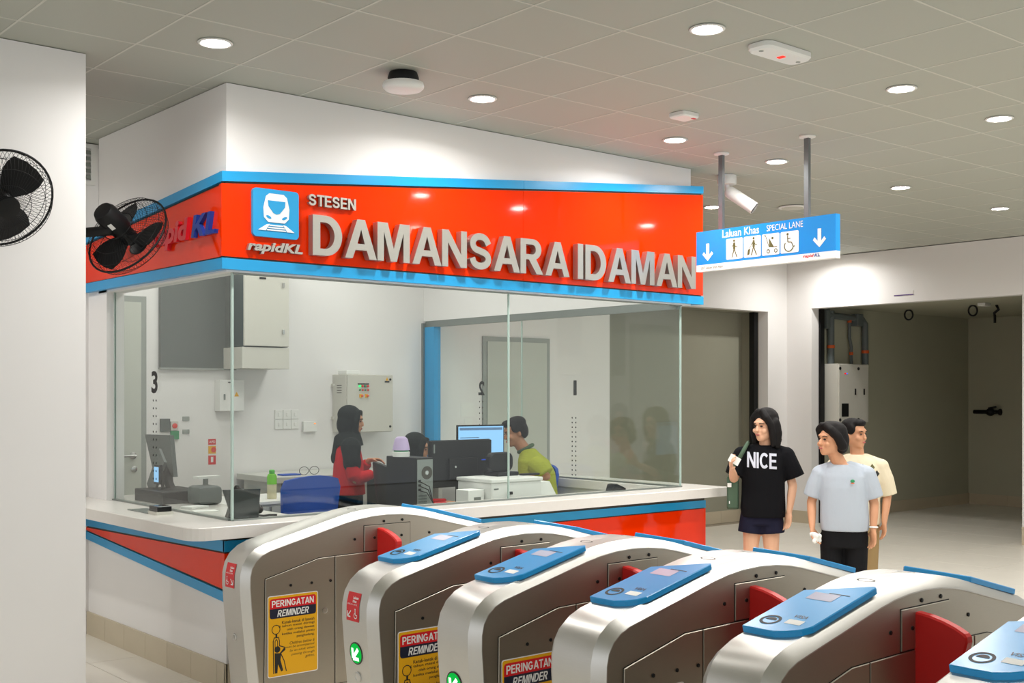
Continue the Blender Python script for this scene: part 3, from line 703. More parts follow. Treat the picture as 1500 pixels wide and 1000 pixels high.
# ------------------------------------------------------------ wall fans
def fan(name, lab, centre, nrm, R, mount):
    c = V(centre); n = V(nrm).normalized()      # n: direction the air is blown
    r = root(name, lab, 'fan', mount)
    u = n.cross(V((0, 0, 1))).normalized(); v = u.cross(n)
    P = lambda rad, a, h: c + (u * math.cos(a) + v * math.sin(a)) * rad + n * h
    cage = MB()
    cage.tube([P(R, 2 * PI * i / 40, 0.0) for i in range(40)], 0.006, 6, closed=True)
    for side, prof in ((1, [(R, 0.0), (R * 0.93, 0.05), (R * 0.75, 0.08), (R * 0.45, 0.095), (R * 0.22, 0.1)]), (-1, [(R, 0.0), (R * 0.93, -0.04), (R * 0.7, -0.07), (R * 0.36, -0.085)])):
        for k in range(72):
            a = 2 * PI * k / 72; cage.tube([P(q, a, h) for q, h in prof], 0.0011, 3, cap=False)
        for q, h in prof[1:-1]: cage.tube([P(q, 2 * PI * i / 36, h) for i in range(36)], 0.0016, 4, closed=True)
        q, h = prof[-1]; cage.tube([P(q, 2 * PI * i / 24, h) for i in range(24)], 0.003, 4, closed=True)
    cage.build('cage', M_black, r, True)
    hub = MB().lathe([(0.02, 0.09), (R * 0.22, 0.1), (R * 0.22, 0.108), (0.02, 0.114)], c, n, 24); hub.build('badge', M_black, r, 'auto')
    MB().lathe([(0.045, -0.03), (0.05, 0.02), (0.035, 0.05)], c, n, 20).build('hub', M_black, r, 'auto')
    for k in range(3):
        b = MB(); rows = []
        for i in range(6):
            t = i / 5; rad = 0.04 + (R * 0.88 - 0.04) * t; hw = 0.22 + 0.42 * math.sin(PI * (0.25 + 0.6 * t))
            rows.append([P(rad, k * 2 * PI / 3 + hw * s, 0.028 * s * (1 - 0.4 * t)) for s in (-1, -0.3, 0.4, 1)])
        vs = [p for q in rows for p in q]; vs2 = [p + n * 0.003 for p in vs]; N = len(vs)
        fs = []
        for i in range(5):
            for j in range(3):
                a = i * 4 + j; fs += [(a, a + 1, a + 5, a + 4), (N + a + 4, N + a + 5, N + a + 1, N + a)]
        b.add(vs + vs2, fs); b.build('blade', M_black, r, True)
    mo = MB().lathe([(0.03, -0.23), (0.055, -0.225), (0.066, -0.20), (0.068, -0.10), (0.06, -0.06), (0.05, -0.03)], c, n, 24).build('motor_housing', M_black, r, 'auto')
    q = c - n * 0.16 + V((0.0, 0, 0.0)); sidev = u if (c - V(mount)).dot(u) < 0 else -u
    lp = MB(); pp = c - n * 0.13 + (V((0, 0, -1)) - n * V((0, 0, -1)).dot(n)).normalized() * 0.0685
    d = (V((-0.75, -0.66, 0)) - n * V((-0.75, -0.66, 0)).dot(n)).normalized(); s2 = n.cross(d)
    lp.add([c + d * 0.069 + n * (-0.15 + a) + s2 * b_ for a, b_ in ((-0.022, -0.012), (0.022, -0.012), (0.022, 0.012), (-0.022, 0.012))], [(0, 1, 2, 3)]); lp.build('rating_label', M_paper, mo)
    mv = V(mount)
    MB().tube([q, q + V((0, 0, -0.07)), mv + (q - mv) * 0.45 + V((0, 0, -0.08)), mv + (q - mv) * 0.03 + V((0, 0, -0.02))], [0.035, 0.03, 0.026, 0.03], 10).build('arm', M_black, r, True)
    nn = (q - mv); ax = V((0, -1, 0)) if abs(nn.y) > abs(nn.x) else V((1, 0, 0))
    MB().lathe([(0.06, 0.0), (0.06, 0.02), (0.04, 0.03)], mv, ax, 16).build('wall_plate', M_black, r, 'auto')
    return r
F_, R_ = V((0.6455, 0.7638, 0)), V((0.7638, -0.6455, 0))
Dw = V((0, 0, -1))
fan('wall_fan', 'black wall fan at the left picture edge, front cage turned to the room', (1.67, 5.60, 2.545), (R_ * 0.60 + Dw * 0.52 - F_ * 0.60), 0.235, (1.45, 5.94, 2.6))
fan('wall_fan', 'black wall fan seen from behind in front of the fascia', (2.62, 6.48, 2.55), (R_ * 0.36 + Dw * 0.5 + F_ * 0.79), 0.255, (2.185, 6.8, 2.62))

# ------------------------------------------------------------ fare gates
HALF = [(-0.77, 0.0), (-0.795, 0.25), (-0.822, 0.52), (-0.833, 0.66), (-0.832, 0.72), (-0.822, 0.762), (-0.80, 0.797), (-0.765, 0.824), (-0.72, 0.843), (-0.60, 0.873), (-0.48, 0.902), (-0.36, 0.932), (-0.27, 0.954), (-0.19, 0.970), (-0.10, 0.981), (0.0, 0.985)]
PROF = HALF + [(-s, z) for s, z in HALF[-2::-1]]
def pnorm(i):
    a = V(PROF[max(i - 1, 0)]); b = V(PROF[min(i + 1, len(PROF) - 1)]); t = (b - a).normalized(); return V((-t.y, t.x))
NRM = [pnorm(i) for i in range(len(PROF))]
GW = 0.14
def band(b):
    rows = []
    for (s, z), n in zip(PROF, NRM):
        rows.append([V((s + n.x * q, y, z + n.y * q)) for y, q in ((-GW, -0.004), (-GW, 0.0), (-GW + 0.012, 0.012), (-0.098, 0.036), (0.098, 0.036), (GW - 0.012, 0.012), (GW, 0.0), (GW, -0.004))])
    k = len(rows); m_ = 8; vs = [p for r in rows for p in r]; fs = []
    for i in range(k - 1):
        for j in range(m_): fs.append((i * m_ + j, (i + 1) * m_ + j, (i + 1) * m_ + (j + 1) % m_, i * m_ + (j + 1) % m_))
    b.add(vs, fs)
def topat(s):
    for i in range(len(PROF) - 1):
        (a, za), (c, zc) = PROF[i], PROF[i + 1]
        if a <= s <= c and c > a and za > 0.79 and zc > 0.79: return za + (zc - za) * (s - a) / (c - a) + 0.036
    return 1.021
def rot90(poly): return poly
def padgeo(b, s0, s1):
    z0, z1 = topat(s0), topat(s1); L = math.hypot(s1 - s0, z1 - z0)
    u = V(((s1 - s0) / L, 0, (z1 - z0) / L)); v = V((0, 1, 0)); n = u.cross(v)
    if n.z < 0: n = -n
    o = V((s0, 0, z0))
    poly = [(0.0, 0.10), (0.0, -0.02), (0.018, -0.06), (0.045, -0.095), (0.08, -0.112), (L, -0.116), (L + 0.012, -0.106), (L - 0.09, 0.08), (L - 0.10, 0.1), (0.005, 0.105)]
    return o, u, v, n, L, poly
def gate(ys, lab, near_pad=True, far_pad=True, lamp='arrow', lane=None, flap_hi=True):
    r = root('fare_gate', lab, 'ticket gate', (3.655, ys + GW, 0), 'stainless fare gates in a row', local=True)
    K = lambda n: 'gate_' + n
    part('body', M_gateside, r, lambda b: b.prism([(s, z) for s, z in PROF][::-1] if False else list(PROF)[::-1], (0, GW - 0.006, 0), (1, 0, 0), (0, 0, 1), (0, -1, 0), 2 * GW - 0.012), False, K('body'))
    part('top_band', M_gate, r, band, 'auto', K('band'))
    part('plinth', M_dark, r, lambda b: b.box((-0.76, -0.12, 0.001), (0.76, 0.12, 0.05)), False, K('plinth'))
    polys = {'door_panel': [(-0.752, 0.10), (-0.334, 0.10), (-0.334, 0.782), (-0.43, 0.780), (-0.745, 0.70)],
             'lower_panel': [(-0.328, 0.10), (0.328, 0.10), (0.328, 0.782), (0.166, 0.782), (0.166, 0.785), (-0.151, 0.785), (-0.328, 0.782)],
             'flap_panel': [(-0.145, 0.791), (0.16, 0.791), (0.16, 0.93), (-0.145, 0.93)],
             'far_panel': [(0.334, 0.10), (0.752, 0.10), (0.745, 0.70), (0.43, 0.780), (0.334, 0.782)]}
    for side in (-1, 1):
        for nm, pl_ in polys.items():
            def mk(b, pl_=pl_, side=side):
                if side < 0: b.prism(pl_, (0, -GW + 0.006, 0), (1, 0, 0), (0, 0, 1), (0, -1, 0), 0.005, chamfer=0.002)
                else: b.prism([(-a, c) for a, c in pl_][::-1], (0, GW - 0.006, 0), (-1, 0, 0), (0, 0, 1), (0, 1, 0), 0.005, chamfer=0.002)
            part('access_panel', M_gateside, r, mk, False, K(nm + str(side)))
            # shadow gap round each panel, painted as ink-black faces
        def gaps(b, side=side):
            y = -GW + 0.0055 if side < 0 else GW - 0.0055
            for nm, pl_ in polys.items():
                k = len(pl_); cx = sum(p[0] for p in pl_) / k; cz = sum(p[1] for p in pl_) / k
                P2 = []
                for i in range(k):
                    p0 = V(pl_[i - 1]); p1 = V(pl_[i]); p2 = V(pl_[(i + 1) % k]); e1 = (p1 - p0).normalized(); e2 = (p2 - p1).normalized()
                    bis = V((e1.y, -e1.x)) + V((e2.y, -e2.x)); P2.append(p1 + bis * (0.0035 * 2 / max(bis.length_squared, 0.5)))
                pts = [(p.x, y, p.y) for p in P2]
                b.add(pts if side < 0 else pts[::-1], [tuple(range(k))])
        part('panel_gap_shade', M_ink, r, gaps, False, K('gap' + str(side)))
        for s, z in ((-0.60, 0.655), (-0.475, 0.655), (-0.36, 0.655), (-0.205, 0.862), (-0.08, 0.862), (0.10, 0.862), (0.295, 0.862), (-0.015, 0.948), (0.108, 0.948), (0.48, 0.655)):
            yy = -GW + (0.006 if abs(s) > 0.166 and z > 0.8 or z > 0.94 else 0.0012)
            o = part('screw', M_black, r, lambda b: b.lathe([(0.0075, 0.0), (0.0075, 0.0035), (0.004, 0.0042)], (0, 0, 0), (0, -1, 0), 8), False, K('screw'))
            o.location = (s, yy, z) if side < 0 else (-s, -yy, z); o.rotation_euler = (0, 0, 0 if side < 0 else PI)
        o = part('lock', M_chrome, r, lambda b: b.lathe([(0.016, 0.0), (0.016, 0.004), (0.012, 0.005), (0.005, 0.004)], (0, 0, 0), (0, -1, 0), 16), 'auto', K('lock'))
        o.location = (-0.395, -GW + 0.001, 0.5) if side < 0 else (0.395, GW - 0.001, 0.5); o.rotation_euler = (0, 0, 0 if side < 0 else PI)
        # red flap leaf
        def fl(b, side=side):
            pts = [(0.0, 0.10 + 0.45), (0.125, 0.55), (0.165, 0.73), (0.193, 0.838), (0.191, 0.856), (0.182, 0.866), (0.15, 0.882), (0.11, 0.896), (0.06, 0.908), (0.0, 0.915)]
            P = [(a, c) for a, c in pts]
            if side < 0: b.prism(P, (-0.025, -GW + 0.01, 0), (0, -1, 0), (0, 0, 1), (-1, 0, 0), 0.036, chamfer=0.006)
            else: b.prism([(-a, c) for a, c in P][::-1], (-0.025, GW - 0.01, 0), (0, -1, 0), (0, 0, 1), (-1, 0, 0), 0.036, chamfer=0.006)
        part('flap', M_flap, r, fl, False, K('flap' + str(side)))
    # reader pads
    for flag, s0, s1, nm in ((near_pad, -0.675, -0.255, 'near'), (far_pad, 0.70, 0.28, 'far')):
        if not flag: continue
        o_, u, v, n, L, poly = padgeo(None, s0, s1)
        if nm == 'far': v = -v
        p2 = poly if nm == 'near' else poly
        def pm(b):
            pl2_ = p2 if u.cross(v).dot(n) < 0 else p2
            ccw = sum(p2[i - 1][0] * p2[i][1] - p2[i][0] * p2[i - 1][1] for i in range(len(p2))) > 0
            pp = p2 if ccw == (u.cross(v).dot(n) > 0) else p2[::-1]
            b.prism(pp, o_ + n * 0.001, u, v, n, 0.021, chamfer=0.003)
        pd = part('reader_pad', M_pad, r, pm, False, K('pad' + nm))
        if nm == 'near':
            q = o_ + n * 0.0228; uu, vv = -v, u       # text reads from the near end
            part('card_symbol', M_ink, pd, lambda b: (ring(b, 0.026, 0.036, q + u * 0.075 + v * 0.045, uu, vv, 0, 24), ring(b, 0.0, 0.02, q + u * 0.075 + v * 0.045, uu, vv, 0, 12, 0, PI)), False, K('pp1'))
            part('white_label', M_paper, pd, lambda b: b.flat(rrect(-0.03, -0.017, 0.03, 0.017, 0.003), q + u * 0.085 - v * 0.04, uu, vv, 0), False, K('pp2'))
            part('pad_lettering', M_navy, pd, lambda b: b.text('VISA', q + u * 0.118 - v * 0.01, uu, vv, 0.05, 0.022, 0, 0.012, 0.2), False, K('pp3'))
            part('pad_display', mat('pad_screen', (196, 196, 216), 0.15, var=0.03), pd, lambda b: b.flat(rrect(-0.05, -0.03, 0.05, 0.03, 0.004), q + u * 0.30, uu, vv, 0), False, K('pp4'))
            part('pad_slot', M_navy, pd, lambda b: b.flat(rrect(-0.04, -0.003, 0.04, 0.003, 0.002), q + u * 0.335 - v * 0.04, uu, vv, 0), False, K('pp5'))
    # slots at the summit
    for s in (-0.14, 0.11):
        def sl(b, s=s):
            z = topat(s) + 0.0006; t = (topat(s + 0.02) - topat(s - 0.02)) / 0.04
            u = V((1, 0, t)).normalized()
            ring(b, 0.026, 0.032, V((s, 0, z)), u * 0.55, V((0, 1, 0)) * 1.1, 0, 20); ring(b, 0.0, 0.026, V((s, 0, z - 0.0002)), u * 0.55, V((0, 1, 0)) * 1.1, 1, 16)
        part('status_window', [M_ink, M_gate], r, sl, False, K('slot%g' % s))
    # end face furniture: at height z the band's outer face
    def endframe(z):
        for i in range(len(HALF) - 1):
            (a, za), (c, zc) = HALF[i], HALF[i + 1]
            if za <= z <= zc:
                t = (z - za) / (zc - za); n = NRM[i].lerp(NRM[i + 1], t).normalized()
                p = V((a + (c - a) * t + n.x * 0.0365, 0, z + n.y * 0.0365)); N = V((n.x, 0, n.y)); u = V((0, -1, 0)); v = N.cross(u)
                return p, u, v, N
    if lamp == 'arrow':
        def al(b):
            p, u, v, N = endframe(0.515)
            b.prism(circ(0.05, 24), p - N * 0.002, u, v, N, 0.004, 2)
            b.prism(circ(0.044, 24), p + N * 0.001, u, v, N, 0.002, 0)
            q = p + N * 0.0035; d = V((-0.7071, -0.7071)); e_ = V((0.7071, -0.7071))
            def st(a, c, w_):
                a, c = V(a), V(c); t = (c - a).normalized(); k = V((-t.y, t.x)) * w_ / 2
                b.flat([tuple(a - k), tuple(c - k), tuple(c + k), tuple(a + k)], q, u, v, 1)
            st(-d * 0.03, d * 0.026, 0.017); st(d * 0.034 + V((0, -0.002)), d * 0.034 + V((0.046, 0)), 0.016); st(d * 0.034, d * 0.034 + V((0, 0.046)), 0.016)
        part('arrow_lamp', [emat('green_lamp', (20, 190, 70), 0.9), emat('white_arrow', (235, 255, 240), 1.5), M_blackg], r, al, False, K('arrow'))
        def em2(b):
            p, u, v, N = endframe(0.41); b.lathe([(0.024, -0.002), (0.024, 0.003), (0.018, 0.005), (0.017, 0.004)], p, N, 20)
        part('round_badge', M_chrome, r, em2, 'auto', K('badge2'))
    else:
        def em(b):
            p, u, v, N = endframe(0.40); b.lathe([(0.02, -0.002), (0.02, 0.003), (0.015, 0.005), (0.014, 0.004)], p, N, 20)
        part('round_badge', M_chrome, r, em, 'auto', K('badge'))
    if lane:
        def ls(b):
            zs = [0.655 + 0.012 * i for i in range(10)]; fr_ = [endframe(z) for z in zs]
            for i in range(9):
                for w_, mi, l in ((0.05, 0, 0.0012),):
                    b.add([fr_[i][0] + fr_[i][3] * l - fr_[i][1] * 0.06, fr_[i][0] + fr_[i][3] * l + fr_[i][1] * 0.04, fr_[i + 1][0] + fr_[i + 1][3] * l + fr_[i + 1][1] * 0.04, fr_[i + 1][0] + fr_[i + 1][3] * l - fr_[i + 1][1] * 0.06], [(0, 1, 2, 3)], 0)
            p, u, v, N = endframe(0.735); q = p + N * 0.0045 - u * 0.01
            b.text('Laluan', q + v * 0.008 + u * 0.0, u, v, 0.042, 0.012, 1, 0.03, anchor='l'); b.text('Khas', q - v * 0.008, u, v, 0.03, 0.012, 1, 0.03)
            b.text('SPECIAL LANE', q - v * 0.019 - u * 0.038, u, v, 0.075, 0.006, 1)
            p, u, v, N = endframe(0.685); q = p + N * 0.003 - u * 0.01
            sg = lane
            def st(a, c, w_, qq):
                a, c = V(a), V(c); t = (c - a).normalized(); k = V((-t.y, t.x)) * w_ / 2
                b.flat([tuple(a - k), tuple(c - k), tuple(c + k), tuple(a + k)], qq, u, v, 1)
            qa = q + u * (0.025 * sg); st((-0.013 * sg, 0.013), (0.012 * sg, -0.012), 0.006, qa); st((0.014 * sg, -0.014), (0.014 * sg, 0.01), 0.006, qa); st((0.014 * sg, -0.014), (-0.01 * sg, -0.014), 0.006, qa)
            qw = q - u * (0.025 * sg); ring(b, 0.01, 0.0135, qw - v * 0.006, u, v, 1, 14, math.radians(120), math.radians(370)); st((-0.003, 0.016), (-0.002, -0.002), 0.005, qw); st((-0.002, -0.002), (0.013, -0.004), 0.004, qw); b.flat(circ(0.0045, 8, -0.003, 0.021), qw, u, v, 1)
        part('lane_sticker', [M_stred, M_signwhite], r, ls, False, K('lane%d' % lane))
    # warning sticker on the side that faces the camera
    def wst(b):
        o_ = V((-0.735, -GW - 0.0005, 0.19)); u, v, n = V((1, 0, 0)), V((0, 0, 1)), V((0, -1, 0)); w_, h = 0.297, 0.42
        b.prism(rrect(0, 0, w_, h, 0.012), o_, u, v, n, 0.0008, 3)
        L = lambda k: o_ + n * (0.001 + 0.0004 * k)
        b.flat(rrect(0.004, 0.004, w_ - 0.004, h - 0.004, 0.01), L(0), u, v, 0)
        b.flat([(0.012, h - 0.068)] + [(w_ - 0.012, h - 0.068)] + rrect(0.012, h - 0.068, w_ - 0.012, h - 0.016, 0.014)[:10], L(1), u, v, 1)
        b.flat(rrect(0.012, h - 0.118, w_ - 0.012, h - 0.066, 0.014)[10:] + [(w_ - 0.012, h - 0.0675), (0.012, h - 0.0675)], L(1), u, v, 2)
        b.text('PERINGATAN', L(2) + u * 0.024 + v * (h - 0.059), u, v, w_ - 0.05, 0.034, 3, 0.035)
        b.text('REMINDER', L(2) + u * 0.055 + v * (h - 0.11), u, v, w_ - 0.11, 0.034, 3, 0.022, 0.25)
        for i, t in enumerate(('Kanak-kanak di bawah', '6 tahun mesti diiringi', 'oleh orang dewasa', 'ketika melalui pintu', 'penghadang.')):
            b.text(t, L(1) + u * (w_ - 0.022) + v * (h - 0.150 - i * 0.0205), u, v, w_=0.0096 * len(t), h=0.0155, mi=4, bold=0.012, anchor='r')
        for i, t in enumerate(('Children below 6', 'must be accompanied', 'by an adult when', 'passing through', 'gates.')):
            b.text(t, L(1) + u * (w_ - 0.022) + v * (h - 0.262 - i * 0.0205), u, v, w_=0.0092 * len(t), h=0.015, mi=4, shear=0.25, anchor='r')
        def pl3(pts, wd, k=1):
            for a, c in zip(pts[:-1], pts[1:]):
                a, c = V(a), V(c); t = (c - a).normalized(); q = V((-t.y, t.x)) * wd / 2; a = a - t * wd * 0.3; c = c + t * wd * 0.3
                b.flat([tuple(a - q), tuple(c - q), tuple(c + q), tuple(a + q)], L(k), u, v, 4)
        ring(b, 0.021, 0.025, L(1) + u * 0.048 + v * (h - 0.175), u, v, 4, 24)
        pl3([(0.05, h - 0.20), (0.05, h - 0.212)], 0.01)
        pl3([(0.035, h - 0.40), (0.033, h - 0.30), (0.032, h - 0.235), (0.038, h - 0.216), (0.062, h - 0.216), (0.068, h - 0.235), (0.068, h - 0.26), (0.098, h - 0.272), (0.1, h - 0.285), (0.075, h - 0.30), (0.095, h - 0.34), (0.108, h - 0.395)], 0.005)
        pl3([(0.043, h - 0.275), (0.043, h - 0.235), (0.05, h - 0.225), (0.057, h - 0.235), (0.057, h - 0.265)], 0.004)
        b.flat(circ(0.017, 16, 0.056, h - 0.278), L(2), u, v, 4)
        b.flat([(0.04, h - 0.295), (0.042, h - 0.40), (0.056, h - 0.40), (0.06, h - 0.355), (0.078, h - 0.395), (0.09, h - 0.39), (0.074, h - 0.335), (0.078, h - 0.30)], L(2), u, v, 4)
        pl3([(0.075, h - 0.30), (0.095, h - 0.28)], 0.009)
    part('warning_sticker', [M_yellow, M_stred, M_navy, M_signwhite, M_ink], r, wst, False, K('warn'))
    return r
gate(5.40, 'stainless fare gate nearest the counter, with round badge and no green arrow', near_pad=False, lamp='badge', lane=1)
gate(4.23, 'stainless fare gate with a red special-lane sticker above its green arrow', lane=-1)
gate(3.52, 'third stainless fare gate from the counter')
gate(2.84, 'fourth stainless fare gate from the counter')
gate(2.14, 'stainless fare gate before the two women, fifth from the counter')
gate(1.43, 'fare gate cut off by the right lower corner of the picture')

# ------------------------------------------------------------ inside the kiosk
M_desk = mat('grey_laminate', (196, 196, 188), 0.45, var=0.03)
M_bluefab = mat('blue_chair_fabric', (24, 78, 178), 0.7, var=0.06, scale=40)
M_screen = emat('lit_screen', (150, 205, 250), 1.1)
M_greenled2 = emat('green_button', (60, 230, 120), 1.6)
M_redbtn = mat('red_button', (225, 60, 48), 0.4, var=0.02)
M_grnbtn = mat('green_button_off', (40, 140, 90), 0.4, var=0.02)
M_orange = emat('orange_led', (255, 140, 60), 1.5)
M_cable = mat('black_cable', (16, 16, 16), 0.6, var=0.02)
YB = 9.3
# kiosk back door
d1 = tag(MB().box((3.14, YB - 0.02, 0.0), (3.912, YB, 2.45)).build('door_1', M_frame), kind='structure')
MB().box((3.14, YB - 0.035, 0.01), (3.862, YB - 0.021, 2.40)).build('door_leaf', M_door, d1)
h_ = MB().lathe([(0.03, 0), (0.03, 0.008), (0.015, 0.012), (0.012, 0.05)], (3.79, YB - 0.035, 1.15), (0, -1, 0), 16)
h_.tube([(3.80, YB - 0.085, 1.15), (3.69, YB - 0.085, 1.15), (3.68, YB - 0.07, 1.15)], 0.011, 8); h_.build('door_handle', M_chrome, d1, 'auto')
MB().lathe([(0.026, 0), (0.026, 0.01), (0.012, 0.014)], (3.80, YB - 0.035, 1.04), (0, -1, 0), 16).build('lock', M_chrome, d1, 'auto')
# door in the wall beyond the kiosk
d2 = tag(MB().box((7.46, YB - 0.02, 0.0), (8.37, YB, 2.24)).build('door_2', M_frame), kind='structure')
MB().box((7.51, YB - 0.03, 0.01), (8.32, YB - 0.021, 2.19)).build('door_leaf', M_door, d2)
h_ = MB().lathe([(0.03, 0), (0.03, 0.008), (0.012, 0.05)], (7.60, YB - 0.03, 1.05), (0, -1, 0), 16); h_.tube([(7.60, YB - 0.08, 1.05), (7.72, YB - 0.08, 1.05)], 0.011, 8); h_.build('door_handle', M_chrome, d2, 'auto')
for lab, x0, x1, z0, z1 in (('upper of two white notices on the wall beyond the kiosk glass', 7.187, 7.361, 1.422, 1.561), ('lower, smaller white notice on the wall beyond the kiosk glass', 7.23, 7.335, 1.27, 1.403)):
    tag(MB().box((x0, YB - 0.003, z0), (x1, YB, z1)).build('notice_sheet', M_paper), lab, 'notice', 'notices beyond the kiosk')
# dark wall panel and hanging cabinet
r = root('dark_wall_panel', 'large dark grey panel high on the kiosk back wall', 'panel', (4.37, YB, 1.86))
MB().box((4.023, YB - 0.045, 1.862), (4.70, YB, 2.66), bev=0.004).build('sheet', M_dgrey, r)
MB().box((4.02, YB - 0.05, 1.855), (4.704, YB - 0.001, 1.87)).build('bottom_rail', M_frame, r)
r = root('hanging_cabinet', 'tall grey steel cabinet hung on the kiosk back wall with lower trunking', 'cabinet', (4.81, YB, 1.86))
MB().box((4.602, 8.93, 2.05), (5.022, YB, 2.80)).build('body', M_dgrey, r)
dr = MB().box((4.602, 8.905, 2.055), (5.022, 8.928, 2.79), bev=0.003).build('door', M_grey, r)
MB().box((4.74, 8.90, 2.62), (4.80, 8.9045, 2.635)).build('name_plate', M_black, dr)
for z in (2.16, 2.56): MB().box((4.955, 8.895, z), (4.975, 8.905, z + 0.04)).build('latch', M_chrome, dr)
MB().box((4.586, 8.915, 1.865), (5.03, YB, 2.045), bev=0.003).build('trunking', M_grey, r)
r = root('small_white_enclosure', 'small white electrical box with a yellow triangle below the hanging cabinet', 'electrical box', (4.64, YB, 1.5))
MB().box((4.524, 9.2, 1.503), (4.754, YB, 1.772), bev=0.006).build('body', M_white, r)
MB().prism([(-0.022, 0), (0.022, 0), (0, 0.04)], (4.68, 9.2, 1.63), UX, UZ, (0, -1, 0), 0.002).build('warning_mark', M_yellow, r)
MB().box((4.6, 9.195, 1.745), (4.64, 9.2, 1.755)).build('name_plate', M_black, r)
MB().box((4.56, 9.195, 1.60), (4.575, 9.2, 1.65)).build('latch', M_alu, r)
for i in range(3):
    for j in range(2):
        x0 = 5.098 + i * 0.081; z0 = 1.338 + j * 0.088
        r = root('switch_plate', ('upper ' if j else 'lower ') + ('left', 'middle', 'right')[i] + ' white switch plate of the block of six beside the staff woman', 'switch', (x0, YB, z0), 'block of six switch plates')
        MB().box((x0, YB - 0.012, z0), (x0 + 0.078, YB, z0 + 0.084), bev=0.003).build('plate', M_white, r)
        MB().box((x0 + 0.028, YB - 0.017, z0 + 0.026), (x0 + 0.05, YB - 0.011, z0 + 0.058), bev=0.002).build('rocker', M_white, r)
r = root('thermostat_box', 'white wall control box with an orange light right of the switch plates', 'control box', (5.44, YB, 1.31))
MB().box((5.373, YB - 0.035, 1.308), (5.515, YB, 1.403), bev=0.006).build('body', M_white, r)
MB().box((5.48, YB - 0.037, 1.378), (5.498, YB - 0.034, 1.388)).build('indicator', M_orange, r)
# motor control panel
r = root('control_panel_cabinet', 'grey control cabinet with coloured buttons on the kiosk back wall', 'control panel', (5.94, YB, 1.30))
MB().box((5.694, 9.07, 1.30), (6.191, YB, 1.829), bev=0.004).build('body', M_grey, r)
for k in range(4): MB().box((5.6925, 9.14, 1.66 + k * 0.022), (5.6945, 9.22, 1.666 + k * 0.022)).build('vent_slot', M_dark, r)
dr = MB().box((5.70, 9.045, 1.306), (6.191, 9.068, 1.826), bev=0.003).build('door', M_grey, r)
MB().box((5.805, 9.04, 1.738), (5.925, 9.046, 1.748)).build('label_strip', M_black, dr)
for k, (m, m2) in enumerate(((M_greenled2, M_grnbtn), (M_redbtn, M_redbtn), (M_grnbtn, M_grnbtn), (M_redbtn, M_redbtn))):
    x = 5.825 + k * 0.029
    MB().lathe([(0.011, 0), (0.011, 0.012), (0.007, 0.016)], (x, 9.045, 1.722), (0, -1, 0), 12).build('lamp', m, dr, 'auto')
    MB().lathe([(0.008, 0), (0.008, 0.014), (0.005, 0.016)], (x, 9.045, 1.688), (0, -1, 0), 12).build('button', m2, dr, 'auto')
for x in (5.838, 5.898):
    MB().box((x - 0.016, 9.04, 1.618), (x + 0.016, 9.046, 1.65)).build('switch_plate', M_yellow, dr)
    MB().tube([(x, 9.035, 1.634), (x + 0.018, 9.03, 1.634)], 0.007, 8).build('rotary_knob', M_redbtn, dr)
MB().prism([(-0.016, 0), (0.016, 0), (0, 0.032)], (6.125, 9.045, 1.775), UX, UZ, (0, -1, 0), 0.002).build('warning_mark', M_yellow, dr)
MB().box((6.10, 9.042, 1.757), (6.15, 9.046, 1.771)).build('warning_text', M_ink, dr)
for x, z in ((6.16, 1.785), (6.16, 1.35)): MB().lathe([(0.011, 0), (0.011, 0.006)], (x, 9.045, z), (0, -1, 0), 12).build('lock', M_black, dr)
for z in (1.42, 1.72): MB().box((5.675, 9.26, z), (5.695, 9.29, z + 0.025)).build('wall_bracket', M_grey, r)
tag(MB().box((5.72, 9.1, 1.83), (5.86, 9.25, 1.868), bev=0.006).build('small_carton', M_white), 'low pale box lying on top of the control cabinet', 'box')
# wall bits at the left
for lab, x0, x1, z0, z1, m in (('grey switch box on the wall beside the kiosk door', 4.035, 4.118, 1.337, 1.446, M_dgrey), ('green and white notice below the red-dot plate by the kiosk door', 4.124, 4.196, 1.272, 1.343, M_grnbtn)):
    tag(MB().box((x0, YB - 0.02, z0), (x1, YB, z1), bev=0.002).build('wall_plate', m), lab, 'wall plate')
r = root('call_point', 'pale wall plate with a red dot by the kiosk door', 'call point', (4.157, YB, 1.347))
MB().box((4.124, YB - 0.02, 1.347), (4.19, YB, 1.422), bev=0.002).build('plate', M_grey, r)
MB().lathe([(0.022, 0), (0.022, 0.006), (0.01, 0.008)], (4.157, YB - 0.02, 1.385), (0, -1, 0), 16).build('push_button', M_redbtn, r)
for z0, lab in ((1.425, 'upper pale green wall plate right of the red-dot plate'), (1.316, 'lower pale green wall plate right of the red-dot plate')):
    tag(MB().box((4.233, YB - 0.01, z0), (4.293, YB, z0 + 0.037), bev=0.002).build('socket_plate', M_frame), lab, 'wall plate')
for z0, z1, m, lab in ((1.217, 1.266, M_stred, 'topmost red sticker of the column on the kiosk back wall'), (1.141, 1.207, M_yellow, 'yellow sticker between two red ones on the kiosk back wall'), (1.048, 1.126, M_stred, 'lowest red sticker with white symbol on the kiosk back wall')):
    s_ = MB().box((4.467, YB - 0.002, z0), (4.536, YB, z1), 0)
    if m is M_stred and z1 - z0 > 0.06: s_.box((4.49, YB - 0.003, z0 + 0.02), (4.512, YB - 0.002, z1 - 0.012), 1)
    if m is M_stred and z1 - z0 < 0.06: s_.text('APD', (4.474, YB - 0.003, z0 + 0.014), UX, UZ, 0.055, 0.022, 1, 0.01)
    if m is M_yellow: s_.flat(circ(0.024, 16, 4.515, (z0 + z1) / 2), (0, YB - 0.003, 0), UX, UZ, 2)
    tag(s_.build('safety_sticker', [m, M_signwhite, M_redbtn]), lab, 'sticker', 'stickers on the kiosk back wall')
